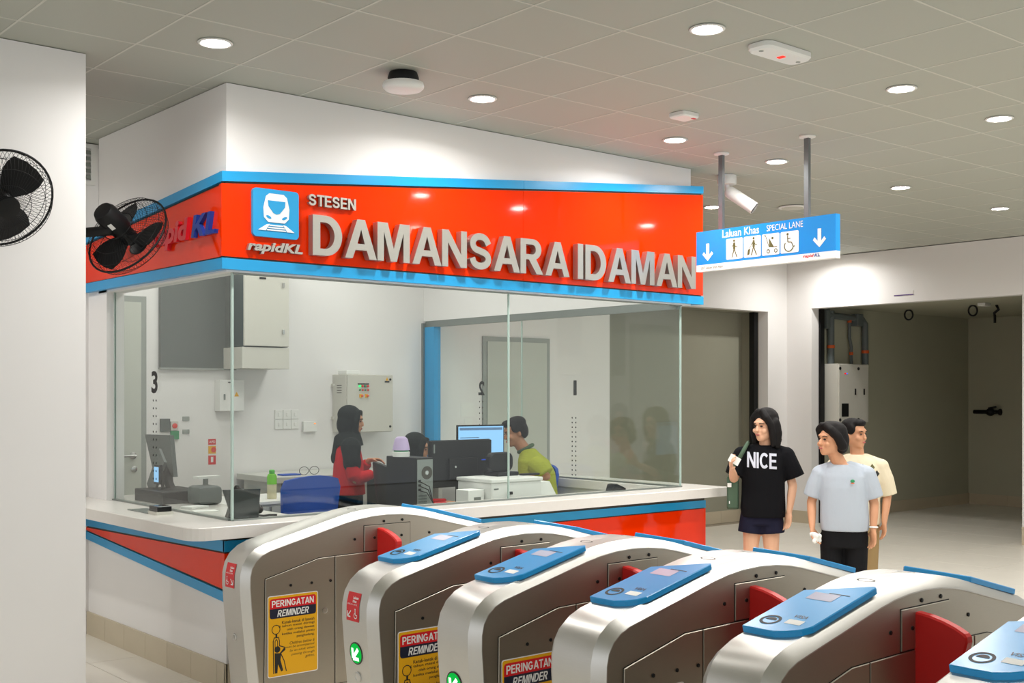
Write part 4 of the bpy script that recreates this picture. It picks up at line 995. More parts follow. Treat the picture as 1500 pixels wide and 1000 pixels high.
# desks
r = root('back_desk', 'grey high desk along the kiosk back wall behind the staff', 'desk', (5.5, 8.9, 0))
MB().box((4.72, 8.58, 0.915), (6.5, 9.28, 0.965), bev=0.004).build('desk_top', M_desk, r)
for x in (4.76, 5.6, 6.42): MB().box((x, 8.64, 0), (x + 0.04, 9.22, 0.915)).build('side_panel', M_desk, r)
MB().box((4.8, 9.2, 0.3), (6.42, 9.22, 0.915)).build('modesty_panel', M_dgrey, r)
MB().box((4.8, 8.75, 0.55), (5.6, 9.2, 0.57)).build('shelf', M_desk, r)
r = root('front_desk', 'pale work desk behind the front glass, carrying computers', 'desk', (5.1, 6.6, 0))
MB().box((4.0, 6.16, 0.72), (6.58, 6.98, 0.75), bev=0.003).build('desk_top', M_desk, r)
for x in (4.05, 5.3, 6.5): MB().box((x, 6.2, 0), (x + 0.03, 6.9, 0.72)).build('side_panel', M_desk, r)
r = root('side_cabinet', 'low grey cabinet behind the blue chair, holding the bottle', 'cabinet', (4.3, 8.0, 0))
MB().box((3.8, 7.75, 0.05), (4.62, 8.35, 0.84)).build('body', M_desk, r)
MB().box((3.78, 7.73, 0.84), (4.64, 8.37, 0.86)).build('top', M_white, r)
for k in range(2): MB().box((3.82 + k * 0.4, 7.735, 0.1), (4.2 + k * 0.4, 7.75, 0.82), bev=0.003).build('door', M_desk, r)
r = root('drink_bottle', 'green bottle with clear lower half standing behind the blue chair', 'bottle', (4.32, 7.92, 0.86))
MB().lathe([(0.034, 0.0), (0.036, 0.01), (0.036, 0.11)], (4.32, 7.92, 0.86), n=16).build('lower_body', mat('bottle_clear', (214, 206, 170), 0.2, var=0.05), r, 'auto')
MB().lathe([(0.037, 0.11), (0.037, 0.165), (0.03, 0.185), (0.02, 0.19)], (4.32, 7.92, 0.86), n=16).build('upper_body', mat('bottle_green', (120, 205, 40), 0.25, var=0.03), r, 'auto')
MB().lathe([(0.021, 0.19), (0.022, 0.215), (0.016, 0.22)], (4.32, 7.92, 0.86), n=16).build('cap', mat('cap_green', (86, 190, 60), 0.4, var=0.02), r, 'auto')
# office chairs
def office_chair(lab, x, y, rz, m, zt=1.07):
    r = root('office_chair', lab, 'chair', (x, y, 0), 'office chairs in the kiosk', rz, local=True)
    b = MB(); rows = []
    for k in range(7):
        t = k / 6; z = 0.62 + (zt - 0.62) * t; hw = 0.20 + 0.035 * t - (0.03 if k == 6 else 0)
        rows.append([V((hw * s, 0.23 + 0.05 * t - 0.05 * (1 - s * s) * 0.0 - 0.05 * s * s, z - (0.03 if k == 6 else 0.012 * t) * s * s)) for s in (-1, -0.6, -0.2, 0.2, 0.6, 1)])
    vs = [p for q in rows for p in q]; N = len(vs); vs += [p + V((0, 0.03, 0)) for p in vs]; fs = []
    for i in range(6):
        for j in range(5):
            a = i * 6 + j; fs += [(a, a + 6, a + 7, a + 1), (N + a, N + a + 1, N + a + 7, N + a + 6)]
    for j in range(5):
        fs += [(j, j + 1, N + j + 1, N + j), (36 + j, N + 36 + j, N + 37 + j, 37 + j)] if N > 41 else []
    for i in range(6):
        a = i * 6; fs += [(a, N + a, N + a + 6, a + 6), (a + 5, a + 11, N + a + 11, N + a + 5)]
    b.add(vs, fs); b.build('backrest', m, r, 'auto')
    MB().box((-0.24, -0.24, 0.45), (0.24, 0.22, 0.53), bev=0.03).build('seat', m, r, 'auto')
    MB().tube([(0, 0.2, 0.47), (0, 0.30, 0.52), (0, 0.31, 0.80)], 0.025, 8).build('back_support', M_black, r, 'auto')
    MB().tube([(0, 0, 0.08), (0, 0, 0.46)], 0.025, 10).build('gas_lift', M_black, r, 'auto')
    for k in range(5):
        a = 2 * PI * k / 5
        MB().tube([(0, 0, 0.10), (0.28 * math.cos(a), 0.28 * math.sin(a), 0.065)], [0.025, 0.016], 6).build('foot', M_black, r)
        MB().ell((0.28 * math.cos(a), 0.28 * math.sin(a), 0.03), (0.028, 0.028, 0.03), n=8).build('castor', M_black, r, True)
    return r
office_chair('bright blue office chair with its back to the front glass', 4.165, 7.32, PI, M_bluefab, 1.09)
office_chair('dark office chair of the seated staff woman', 5.36, 7.56, math.radians(70), M_black, 1.12)
office_chair('blue office chair behind the man in the yellow-green shirt', 6.34, 7.42, math.radians(-95), M_bluefab, 1.06)
# computer tower
x0, x1, y0, y1, z0, z1 = 4.572, 4.712, 6.40, 6.76, 0.75, 1.222
r = root('computer_tower', 'black computer tower with its metal back towards the front glass', 'computer', (4.64, 6.6, 0.75))
MB().box((x0, y0 + 0.004, z0), (x1, y1, z1), bev=0.004).build('case', M_black, r)
bp = MB().box((x0 + 0.006, y0, z0 + 0.01), (x1 - 0.006, y0 + 0.006, z1 - 0.012)).build('back_plate', M_alu, r)
for zc, rr in ((1.12, 0.045), (0.83, 0.04)):
    b = MB(); ring(b, rr * 0.35, rr, (x0 + 0.085 if zc > 1 else x0 + 0.055, y0 - 0.001, zc), UX, UZ, 0, 18); ring(b, 0, rr * 0.3, (x0 + 0.085 if zc > 1 else x0 + 0.055, y0 - 0.0015, zc), UX, UZ, 1, 10); b.build('fan_grille', [M_dark, M_chrome], bp)
for k in range(4): MB().box((x0 + 0.015, y0 - 0.001, 0.90 + k * 0.02), (x0 + 0.085, y0 + 0.001, 0.912 + k * 0.02)).build('slot', M_dgrey, bp)
for k in range(3): MB().box((x0 + 0.014, y0 - 0.003, 1.0 + k * 0.03), (x0 + 0.034, y0, 1.015 + k * 0.03)).build('port', M_black, bp)
b = MB()
for k in range(3): b.tube([(x0 + 0.03, y0 - 0.005, 1.0 + 0.03 * k), (x0 + 0.05 + 0.01 * k, y0 - 0.05, 0.99 + 0.02 * k), (x0 + 0.1, y0 - 0.05, 0.92), (x0 + 0.14, y0 - 0.03, 0.82), (x0 + 0.17, y0 + 0.02, 0.765)], 0.004, 6)
b.build('cables', M_cable, r, True)
r = root('room_humidifier', 'pale purple and white humidifier standing on the computer tower', 'humidifier', (4.60, 6.62, 1.222))
MB().lathe([(0.058, 0.0), (0.06, 0.03), (0.056, 0.034)], (4.60, 6.62, 1.222), n=20).build('base', M_white, r, 'auto')
MB().lathe([(0.052, 0.034), (0.052, 0.045)], (4.60, 6.62, 1.222), n=20).build('green_band', M_grnbtn, r, 'auto')
MB().lathe([(0.06, 0.045), (0.058, 0.06), (0.045, 0.12), (0.03, 0.135), (0.02, 0.137)], (4.60, 6.62, 1.222), n=20).build('cover', mat('lilac', (206, 184, 226), 0.4, var=0.02), r, 'auto')
# monitor seen from behind
r = root('monitor', 'black monitor seen from behind at the front glass', 'monitor', (5.07, 6.6, 0.75), 'monitors in the kiosk')
MB().box((4.9664, 6.7701, 0.9782), (5.5215, 6.7959, 1.3110), bev=0.004).build('back_shell', M_black, r)
MB().box((4.9613, 6.7959, 0.9730), (5.5267, 6.8114, 1.3161), bev=0.003).build('bezel', M_blackg, r)
MB().box((5.1163, 6.7494, 1.0298), (5.3747, 6.7721, 1.1849), bev=0.006).build('connector_cover', M_black, r)
MB().box((5.1990, 6.7701, 0.7500), (5.2920, 6.7959, 1.0815), bev=0.004).build('stand', M_black, r)
MB().box((5.1060, 6.7184, 0.7500), (5.3954, 6.9251, 0.7650), bev=0.003).build('foot', M_black, r)
MB().box((4.9851, 6.7670, 1.2262), (4.9964, 6.7711, 1.2882)).build('maker_badge', M_alu, r)
MB().lathe([(0.008, 0), (0.008, 0.003)], (5.1680, 6.7494, 1.1229), (0, -1, 0), 10).build('lock_slot', M_chrome, r)
MB().box((5.4264, 6.7670, 1.1611), (5.4626, 6.7701, 1.1683)).build('blue_mark', emat('blue_led', (40, 90, 230), 0.7), r)
# monitor with its screen lit
Mm = Matrix.Translation((5.685, 7.1, 0)) @ Matrix.Rotation(math.radians(-9), 4, 'Z')
r = root('monitor', 'monitor with a bright blue screen in front of the seated man', 'monitor', (5.71, 7.1, 0.75), 'monitors in the kiosk')
MB().box((-0.21, 0.0, 1.10), (0.21, 0.02, 1.412), bev=0.003, M=Mm).build('shell', M_black, r)
sc = MB().box((-0.2, -0.002, 1.112), (0.2, 0.001, 1.40), M=Mm).build('screen', M_screen, r)
b = MB()
b.box((-0.19, -0.003, 1.37), (0.19, -0.0022, 1.39), 0, M=Mm)
for k in range(5): b.box((-0.185, -0.003, 1.13 + k * 0.045), (-0.05 + 0.03 * (k % 3), -0.0022, 1.136 + k * 0.045), 0, M=Mm)
b.build('screen_page', mat('page_lines', (110, 150, 200), 0.5, var=0.02), sc)
MB().box((-0.03, 0.02, 0.76), (0.03, 0.05, 1.2), M=Mm).build('stand', M_black, r); MB().box((-0.12, -0.05, 0.75), (0.12, 0.12, 0.765), M=Mm).build('foot', M_black, r)
r = root('monitor_table', 'small dark table carrying the lit monitor', 'table', (5.75, 7.25, 0))
MB().box((5.45, 7.0, 0.72), (6.02, 7.5, 0.75)).build('table_top', M_desk, r)
for x, y in ((5.48, 7.03), (5.96, 7.03), (5.48, 7.44), (5.96, 7.44)): MB().box((x, y, 0), (x + 0.03, y + 0.03, 0.72)).build('leg', M_black, r)
# printer, boxes, device
r = root('ticket_printer', 'white boxy printer with a black power lead against the front glass', 'printer', (5.37, 6.45, 0.75))
MB().box((5.135, 6.30, 0.75), (5.60, 6.68, 1.03), bev=0.006).build('body', M_white, r)
MB().box((5.128, 6.29, 1.03), (5.608, 6.69, 1.056), bev=0.005).build('lid', M_white, r)
MB().box((5.16, 6.297, 0.985), (5.20, 6.3, 0.992)).build('badge', M_dgrey, r)
MB().box((5.57, 6.297, 0.76), (5.599, 6.3, 0.86)).build('rating_label', M_frame, r)
b = MB(); b.tube([(5.30, 6.29, 0.955), (5.27, 6.27, 0.95), (5.255, 6.265, 0.92), (5.28, 6.265, 0.885), (5.34, 6.265, 0.87), (5.355, 6.265, 0.84), (5.34, 6.265, 0.77)], 0.004, 6); b.box((5.285, 6.28, 0.945), (5.315, 6.30, 0.965)); b.build('power_lead', M_cable, r, 'auto')
r = root('small_carton', 'small white carton beside the white printer', 'box', (5.04, 6.42, 0.75))
MB().box((4.98, 6.36, 0.75), (5.12, 6.5, 0.985), bev=0.003).build('carton', M_paper, r); MB().box((5.03, 6.358, 0.9), (5.09, 6.36, 0.935)).build('print', M_alu, r)
r = root('facing_display', 'rounded black passenger display standing on the white printer', 'display', (5.45, 6.58, 1.056))
MB().prism(rrect(-0.11, 0.03, 0.11, 0.17, 0.05), (5.44, 6.6, 1.056), UX, UZ, (0, -1, 0), 0.05, chamfer=0.008).build('housing', M_black, r)
MB().box((5.36, 6.5, 1.056), (5.56, 6.66, 1.085), bev=0.006).build('base', M_black, r)
tag(MB().box((5.56, 6.45, 1.056), (5.72, 6.5, 1.07), bev=0.003).build('keyboard', M_black), 'black keyboard edge in front of the seated man', 'keyboard')
b = MB().prism([(5.62, 0.75), (6.02, 0.75), (5.86, 1.0), (5.66, 1.0)], (0, 6.5, 0), UX, UZ, (0, 1, 0), 0.25)
r = root('white_console', 'white sloped console right of the printer', 'console', (5.8, 6.6, 0.75)); b.build('housing', M_white, r); MB().box((5.63, 6.49, 0.80), (5.69, 6.5, 0.97)).build('dark_inset', M_dgrey, r)
r = root('card_terminal', 'small black card terminal on the right end of the worktop', 'terminal', (6.12, 6.06, 0.94))
MB().prism([(0, 0), (0.14, 0), (0.14, 0.02), (0.05, 0.055), (0.02, 0.05)], (6.05, 6.10, 0.94), UX, UZ, (0, -1, 0), 0.07).build('housing', M_black, r); MB().box((6.12, 6.04, 0.955), (6.17, 6.09, 0.972)).build('keypad', M_dgrey, r)
# desk telephone in the corner
r = root('desk_telephone', 'black desk telephone standing in the glass corner of the counter', 'telephone', (3.14, 6.15, 0.94))
b = MB(); b.prism([(0, 0), (0.17, 0), (0.21, 0.165), (-0.03, 0.165)], (3.07, 6.10, 0.945), (0.85, -0.25, 0.0), (-0.1, 0.12, 0.98), V((0.85, -0.25, 0)).cross(V((-0.1, 0.12, 0.98))).normalized(), 0.02); b.build('display_back', mat('dark_plastic', (44, 50, 50), 0.45, var=0.03), r)
MB().prism([(0, 0), (0.15, 0), (0.12, 0.06), (0.08, 0.14), (0.05, 0.15)], (3.10, 6.24, 0.941), (0.93, -0.3, 0), UZ, (-0.3, -0.93, 0), 0.1, chamfer=0.008).build('base', M_black, r)
MB().chain([(3.16, 6.20, 1.10), (3.22, 6.14, 1.03), (3.25, 6.11, 0.985)], [0.026, 0.02, 0.026], 8).build('handset', M_black, r, True)
MB().tube([(3.24, 6.15, 0.95), (3.28, 6.11, 0.946), (3.33, 6.13, 0.946), (3.36, 6.10, 0.946)], 0.006, 6).build('coiled_cord', M_black, r, True)
# card reader outside the left pane
r = root('card_reader', 'black card reader on a steel plate on the counter below window 3', 'card reader', (2.88, 6.7, 0.94))
MB().box((2.84, 6.58, 0.958), (2.93, 6.70, 0.99), bev=0.004).build('reader', M_blackg, r); MB().box((2.835, 6.575, 0.94), (2.935, 6.705, 0.958)).build('foot', M_grey, r)
MB().box((2.83, 6.70, 0.94), (2.95, 7.0, 0.945)).build('coin_plate', M_alu, r)
# point of sale at window 3
r = root('sales_terminal', 'dark point-of-sale terminal with tilted monitor behind window 3', 'terminal', (3.3, 7.5, 0.94))
MB().box((3.13, 7.18, 0.94), (3.44, 7.62, 1.02), bev=0.006).build('cash_box', M_black, r)
MB().prism([(7.52, 1.09), (7.86, 1.12), (8.0, 1.365), (7.58, 1.37)][::-1], (3.36, 0, 0), (0, 1, 0), UZ, (1, 0, 0), 0.03).build('monitor', M_dgrey, r)
MB().tube([(3.38, 7.66, 1.16), (3.34, 7.55, 1.05), (3.34, 7.5, 1.0)], 0.03, 8).build('stand', M_black, r)
MB().prism([(-0.02, 0), (0.30, 0.0), (0.30, 0.02), (-0.02, 0.02)], (3.28, 7.72, 1.05), (0, -0.62, 0.78), (-0.9, 0, 0.1), V((0, -0.62, 0.78)).cross(V((-0.9, 0, 0.1))).normalized(), 0.14).build('tilted_keyboard', M_dgrey, r)
MB().box((3.22, 7.43, 1.05), (3.245, 7.52, 1.18), bev=0.003).build('customer_display', M_black, r); MB().box((3.218, 7.44, 1.065), (3.2205, 7.51, 1.165)).build('display_screen', M_screen, r)
MB().tube([(3.24, 7.42, 0.99), (3.24, 7.42, 1.14)], 0.012, 8).build('display_pole', M_black, r)
r = root('receipt_printer', 'rounded dark receipt printer beside the sales terminal', 'printer', (3.4, 7.08, 0.94))
MB().box((3.28, 6.96, 0.94), (3.45, 7.155, 1.06), bev=0.03).build('body', M_dgrey, r, 'auto'); MB().box((3.30, 6.978, 0.99), (3.40, 6.985, 1.0)).build('paper_slot', M_white, r)
r = root('small_stand', 'grey bent metal stand between receipt printer and sales terminal', 'stand', (3.40, 7.17, 0.94))
MB().box((3.41, 7.162, 0.94), (3.44, 7.178, 1.10)).build('post', M_frame, r); MB().box((3.34, 7.10, 1.10), (3.50, 7.178, 1.115)).build('shelf', M_white, r)
for k, (x, y, a, lab) in enumerate(((3.2, 6.85, 0.3, 'white paper pad lying by the receipt printer'), (3.16, 6.62, -0.2, 'loose white slip on the worktop inside window 3'))):
    tag(MB().box((-0.07, -0.05, 0), (0.07, 0.05, 0.012 if k == 0 else 0.003), M=Matrix.Translation((x, y, 0.941)) @ Matrix.Rotation(a, 4, 'Z')).build('paper_pad', M_paper), lab, 'paper')
tag(MB().box((4.85, 8.7, 0.966), (5.02, 8.8, 0.978), bev=0.003).build('blue_folder', M_bluefab), 'small blue folder on the left end of the back desk', 'folder')
b = MB()
for cx_, cy_ in ((5.06, 8.72), (5.16, 8.72)): b.tube([(cx_ + 0.045 * math.cos(a), cy_, 1.0 + 0.034 * math.sin(a)) for a in [2 * PI * i / 20 for i in range(20)]], 0.0025, 5, closed=True)
tag(b.build('wire_loops', M_cable, None, True), 'thin coiled wire standing on the back desk', 'wire')

# ------------------------------------------------------------ inside the dark shop
r = root('distribution_box', 'grey electrical distribution box on the dark shop wall', 'electrical box', (13.2, 9.07, 1.3))
MB().box((12.86, 8.76, 1.28), (13.56, 9.07, 2.04), bev=0.005).build('body', M_grey, r)
dr = MB().box((12.875, 8.745, 1.29), (13.50, 8.762, 2.03), bev=0.003).build('door', M_grey, r)
b = MB().text('', (0, 0, 0), UX, UZ, 1, 1) if False else MB()
b.box((12.99, 8.742, 1.905), (13.03, 8.746, 1.922), 0).box((13.03, 8.742, 1.905), (13.06, 8.746, 1.922), 1); b.build('lamp_strip', [emat('red_strip', (240, 30, 40), 1.0), emat('blue_strip_l', (70, 130, 250), 1.0)], dr)
MB().box((12.93, 8.741, 1.36), (13.08, 8.746, 1.53)).build('window', M_black, dr)
for x in (13.22, 13.42): MB().box((x, 8.735, 1.64), (x + 0.02, 8.746, 1.72)).build('handle', M_black, dr)
for x, z in ((12.89, 1.98), (13.30, 1.98), (12.89, 1.32), (13.30, 1.32)): MB().lathe([(0.02, 0), (0.02, 0.01)], (x, 8.745, z), (0, -1, 0), 10).build('bolt', M_black, dr)
for z0, z1 in ((1.86, 1.98), (1.58, 1.78)): MB().box((13.56, 8.82, z0), (13.66, 8.95, z1), bev=0.02).build('isolator', M_black, r)
r = root('conduit_pipes', 'dark conduit pipes with orange rings above the distribution box', 'pipes', (13.4, 9.03, 2.05))
M_con = mat('conduit', (96, 104, 104), 0.5, var=0.03)
MB().tube([(13.08, 9.01, 2.04), (13.08, 9.01, 2.74)], 0.045, 10).build('pipe', M_con, r, 'auto')
MB().tube([(13.0, 9.01, 2.68), (13.08, 9.01, 2.68), (13.78, 9.01, 2.66), (13.86, 9.01, 2.60), (13.87, 9.01, 2.04)], 0.045, 10).build('pipe', M_con, r, 'auto')
MB().tube([(13.5, 9.01, 2.64), (13.5, 9.01, 2.40), (13.54, 9.01, 2.28), (13.54, 9.01, 2.05)], 0.022, 8).build('pipe', M_con, r, 'auto')
MB().box((12.92, 8.96, 2.50), (13.0, 9.06, 2.75), bev=0.01).build('junction_box', M_con, r); MB().box((13.6, 8.95, 2.56), (13.74, 9.06, 2.72), bev=0.01).build('junction_box', M_con, r)
M_orng = mat('orange_ring', (214, 92, 30), 0.5, var=0.02)
for x, z, rr in ((13.08, 2.25, 0.05), (13.87, 2.2, 0.05), (13.54, 2.17, 0.027), (13.5, 2.6, 0.027)): MB().lathe([(rr, 0), (rr, 0.04)], (x, 9.01, z), (0, 0, 1), 10).build('ring', M_orng, r)
r = root('wall_valve', 'dark pipe valve on the far wall of the shop', 'valve', (16.68, 8.7, 1.38))
MB().tube([(16.64, 8.95, 1.385), (16.64, 8.55, 1.385)], 0.03, 8).build('pipe', M_black, r, 'auto'); MB().ell((16.62, 8.68, 1.385), (0.05, 0.07, 0.06)).build('valve_body', M_black, r, True); MB().tube([(16.6, 8.7, 1.44), (16.6, 8.58, 1.46)], 0.014, 6).build('lever', M_black, r); MB().lathe([(0.05, 0), (0.05, 0.02)], (16.64, 8.55, 1.385), (0, -1, 0), 12).build('flange', M_black, r)
for lab, x, y in (('coiled cable loop hanging from the shop ceiling above the distribution box', 14.3, 8.62), ('coiled cable loop hanging from the shop ceiling, further right', 14.2, 7.65)):
    b = MB(); b.tube([(x + 0.026 * math.cos(a), y - 0.045 * math.cos(a), 2.72 + 0.066 * math.sin(a)) for a in [2 * PI * i / 20 for i in range(20)]], 0.012, 6, closed=True); b.tube([(x, y, 2.79), (x, y, 2.785)], 0.01, 6)
    tag(b.build('cable_loop', M_black, None, True), lab, 'cable', 'cable loops in the shop')
tag(MB().tube([(14.4, 7.44, 2.79), (14.4, 7.41, 2.73), (14.42, 7.48, 2.69), (14.4, 7.46, 2.65), (14.4, 7.46, 2.56)], 0.018, 6).build('hanging_cable', M_black, None, True), 'short cable end dangling from the shop ceiling at the right', 'cable')
tag(MB().box((13.9, 7.33, 2.75), (14.05, 7.43, 2.79), bev=0.005).build('ceiling_box', M_white), 'small pale box on the shop ceiling beside the cable loop', 'box')
r = root('lintel_plate', 'small white plate with a purple line above the shop opening', 'plate', (12.53, 7.6, 2.8))
MB().box((12.526, 7.49, 2.82), (12.53, 7.745, 2.875)).build('plate', M_wall, r); MB().box((12.524, 7.49, 2.82), (12.527, 7.745, 2.832)).build('line', mat('purple_line', (92, 60, 130), 0.5, var=0.02), r)

# ------------------------------------------------------------ people
from mathutils.bvhtree import BVHTree
M_skin = mat('skin_light', (222, 172, 140), 0.55, var=0.04, scale=12)
M_skin2 = mat('skin_tan', (206, 150, 114), 0.55, var=0.05, scale=12)
M_hair = mat('black_hair', (20, 17, 17), 0.6, spec=0.2, var=0.2, scale=60, stretch=(1, 1, 0.15), bump=0.3)
M_lip = mat('lip', (176, 92, 84), 0.5, var=0.03)
M_eye = mat('eye_dark', (34, 26, 24), 0.3, var=0.02)
M_tee = mat('black_tshirt', (17, 17, 20), 0.85, spec=0.12, var=0.1, scale=9, stretch=(1, 1, 0.5), bump=0.6, bdist=0.02)
M_navyshort = mat('navy_shorts', (30, 30, 48), 0.8, spec=0.12, var=0.08, scale=9, stretch=(1, 1, 0.5), bump=0.6, bdist=0.02)
M_paleblue = mat('pale_blue_tshirt', (176, 184, 194), 0.85, spec=0.12, var=0.03, scale=8, stretch=(1, 1, 0.5), bump=0.6, bdist=0.02)
M_blackpants = mat('black_trousers', (24, 24, 26), 0.8, spec=0.12, var=0.1, scale=9, stretch=(1, 1, 0.5), bump=0.6, bdist=0.02)
M_cream = mat('cream_shirt', (226, 214, 186), 0.8, spec=0.12, var=0.04, scale=9, stretch=(1, 1, 0.5), bump=0.6, bdist=0.02)
M_khaki = mat('khaki_trousers', (158, 132, 92), 0.8, spec=0.12, var=0.05, scale=9, stretch=(1, 1, 0.5), bump=0.6, bdist=0.02)
M_redshirt = mat('red_uniform', (202, 28, 36), 0.75, spec=0.12, var=0.06, scale=9, stretch=(1, 1, 0.5), bump=0.6, bdist=0.02)
M_hijab = mat('black_headscarf', (26, 32, 30), 0.7, spec=0.12, var=0.12, scale=9, stretch=(1, 1, 0.5), bump=0.6, bdist=0.02)
M_lime = mat('yellow_green_polo', (164, 170, 62), 0.8, spec=0.12, var=0.12, scale=30, stretch=(0.4, 0.4, 3), bump=0.4, bdist=0.01)
M_shoe = mat('dark_shoe', (40, 38, 36), 0.6, var=0.05)

def head_shapes(b, c, yaw, pitch=0.0, k=1.0, ears=True):
    M = Matrix.Rotation(yaw, 3, 'Z') @ Matrix.Rotation(pitch, 3, 'X'); c = V(c)
    E_ = lambda p, r: b.ell(c + M @ (V(p) * k), tuple(q * k for q in r), M, 14)
    E_((0, 0.012, 0.035), (0.073, 0.09, 0.083)); E_((0, -0.012, -0.035), (0.062, 0.074, 0.072)); E_((0, -0.04, -0.075), (0.04, 0.045, 0.034))
    E_((0, -0.062, -0.095), (0.02, 0.018, 0.014)); E_((0, -0.09, -0.012), (0.011, 0.014, 0.022)); E_((0, -0.097, -0.026), (0.016, 0.013, 0.010)); E_((0, -0.07, 0.03), (0.05, 0.02, 0.02))
    for s in (-1, 1):
        E_((s * 0.038, -0.062, -0.028), (0.024, 0.02, 0.022))
        if ears: E_((s * 0.072, 0.012, -0.012), (0.01, 0.018, 0.03))
    E_((0, -0.08, -0.058), (0.022, 0.012, 0.011))
    return lambda p: c + M @ (V(p) * k), M
def face_bits(parent, f, M, k=1.0):
    for s in (-1, 1):
        b = MB(); b.ell(f((s * 0.03, -0.079, 0.006)), (0.013 * k, 0.006 * k, 0.0055 * k), M, 10); b.build('eye', M_eye, parent, True)
        b = MB(); b.chain([f((s * 0.016, -0.087, 0.024)), f((s * 0.032, -0.085, 0.029)), f((s * 0.048, -0.074, 0.025))], [0.003 * k, 0.0035 * k, 0.0025 * k], 6); b.build('eyebrow', M_hair, parent, True)
    b = MB(); b.ell(f((0, -0.089, -0.058)), (0.021 * k, 0.006 * k, 0.0065 * k), M, 12); b.build('lips', M_lip, parent, True)
def hand_shapes(b, wr, d, pn, sgn, curl=0.5, k=1.0):
    """wr wrist, d along the hand, pn palm side, sgn +-1: which side the thumb leaves"""
    wr, d, pn = V(wr), V(d).normalized(), V(pn); pn = (pn - d * pn.dot(d)).normalized(); s = d.cross(pn) * sgn
    Mx = Matrix((s, pn, d)).transposed()
    b.ell(wr + d * 0.012 * k, (0.025 * k, 0.02 * k, 0.03 * k), Mx, 10)
    b.ell(wr + d * 0.048 * k, (0.038 * k, 0.016 * k, 0.044 * k), Mx, 12)
    for i, (o_, L) in enumerate(((0.029, 0.066), (0.010, 0.075), (-0.010, 0.070), (-0.029, 0.055))):
        p0 = wr + d * 0.078 * k + s * o_ * k; L *= k
        d1 = (d + pn * curl * 0.55 + s * o_ * 4.5).normalized(); d2 = (d + pn * curl * 1.8 + s * o_ * 3).normalized()
        p1 = p0 + d1 * L * 0.5; p2 = p1 + d2 * L * 0.5
        b.chain([p0 - d * 0.012, p0, p1, p2], [0.0095 * k, 0.0095 * k, 0.0085 * k, 0.0072 * k], 8)
    t0 = wr + d * 0.03 * k + s * 0.032 * k
    t1 = t0 + (s * 0.7 + d * 0.8 + pn * 0.5).normalized() * 0.035 * k; t2 = t1 + (s * 0.15 + d + pn * 0.5).normalized() * 0.028 * k
    b.chain([wr + d * 0.02 * k + s * 0.016 * k, t0, t1, t2], [0.013 * k, 0.0125 * k, 0.010 * k, 0.0085 * k], 8)
def arm_shapes(b, sh, el, wr, k=1.0): b.chain([sh, el, (V(el) * 0.6 + V(wr) * 0.4), wr], [0.034 * k, 0.034 * k, 0.033 * k, 0.023 * k], 12)
def leg_shapes(b, hip, kn, an, fd, k=1.0):
    hip, kn, an, fd = V(hip), V(kn), V(an), V(fd).normalized()
    b.chain([hip, kn, kn * 0.72 + an * 0.28, an], [0.08 * k, 0.052 * k, 0.053 * k, 0.034 * k], 12)
    b.chain([an + V((0, 0, -0.035)), an + fd * 0.13 + V((0, 0, -0.048))], [0.034 * k, 0.028 * k], 8)
def shoes(parent, ans, fd):
    fd = V(fd).normalized()
    for an in ans:
        an = V(an); b = MB(); b.ell(an + fd * 0.055 + V((0, 0, -0.045)), (0.05, 0.05, 0.04), None, 12)
        blob('shoe', lambda q, an=an: (q.chain([an + V((0, 0, -0.04)) - fd * 0.02, an + fd * 0.14 + V((0, 0, -0.05))], [0.045, 0.038], 10)), 0.012, M_shoe, parent, 2)
def person_root(lab, x, y, facing_px_az): return root('person', lab, 'person', (x, y, 0), None, facing_px_az, local=True)
def az(x, y): return math.atan2(y, x) - PI / 2      # local -y then points at the camera
def project_text(parent, target, text, x0, x1, z0, z1, m, slope=0.0, name='chest_lettering', bold=0.03):
    bv = BVHTree.FromPolygons([v.co for v in target.data.vertices], [p.vertices for p in target.data.polygons])
    b = MB(); b.text(text, (x0, 0, z0), UX, UZ, x1 - x0, z1 - z0, 0, bold)
    bm = bmesh.new(); me = bpy.data.meshes.new('x'); me.from_pydata(b.v, [], b.f); bm.from_mesh(me); bpy.data.meshes.remove(me)
    bmesh.ops.triangulate(bm, faces=bm.faces[:])
    for _ in range(2): bmesh.ops.subdivide_edges(bm, edges=[e_ for e_ in bm.edges if e_.calc_length() > 0.02], cuts=1)
    bm.verts.index_update(); out = MB(); vs = []
    for v in bm.verts:
        p = V((v.co.x, -1, v.co.z + slope * (v.co.x - x0))); h, n, i, d = bv.ray_cast(p, V((0, 1, 0)))
        vs.append((h if h else V((p.x, -0.1, p.z))) + V((0, -0.004, 0)))
    out.add(vs, [[v.index for v in f.verts] for f in bm.faces]); bm.free()
    return out.build(name, m, parent)

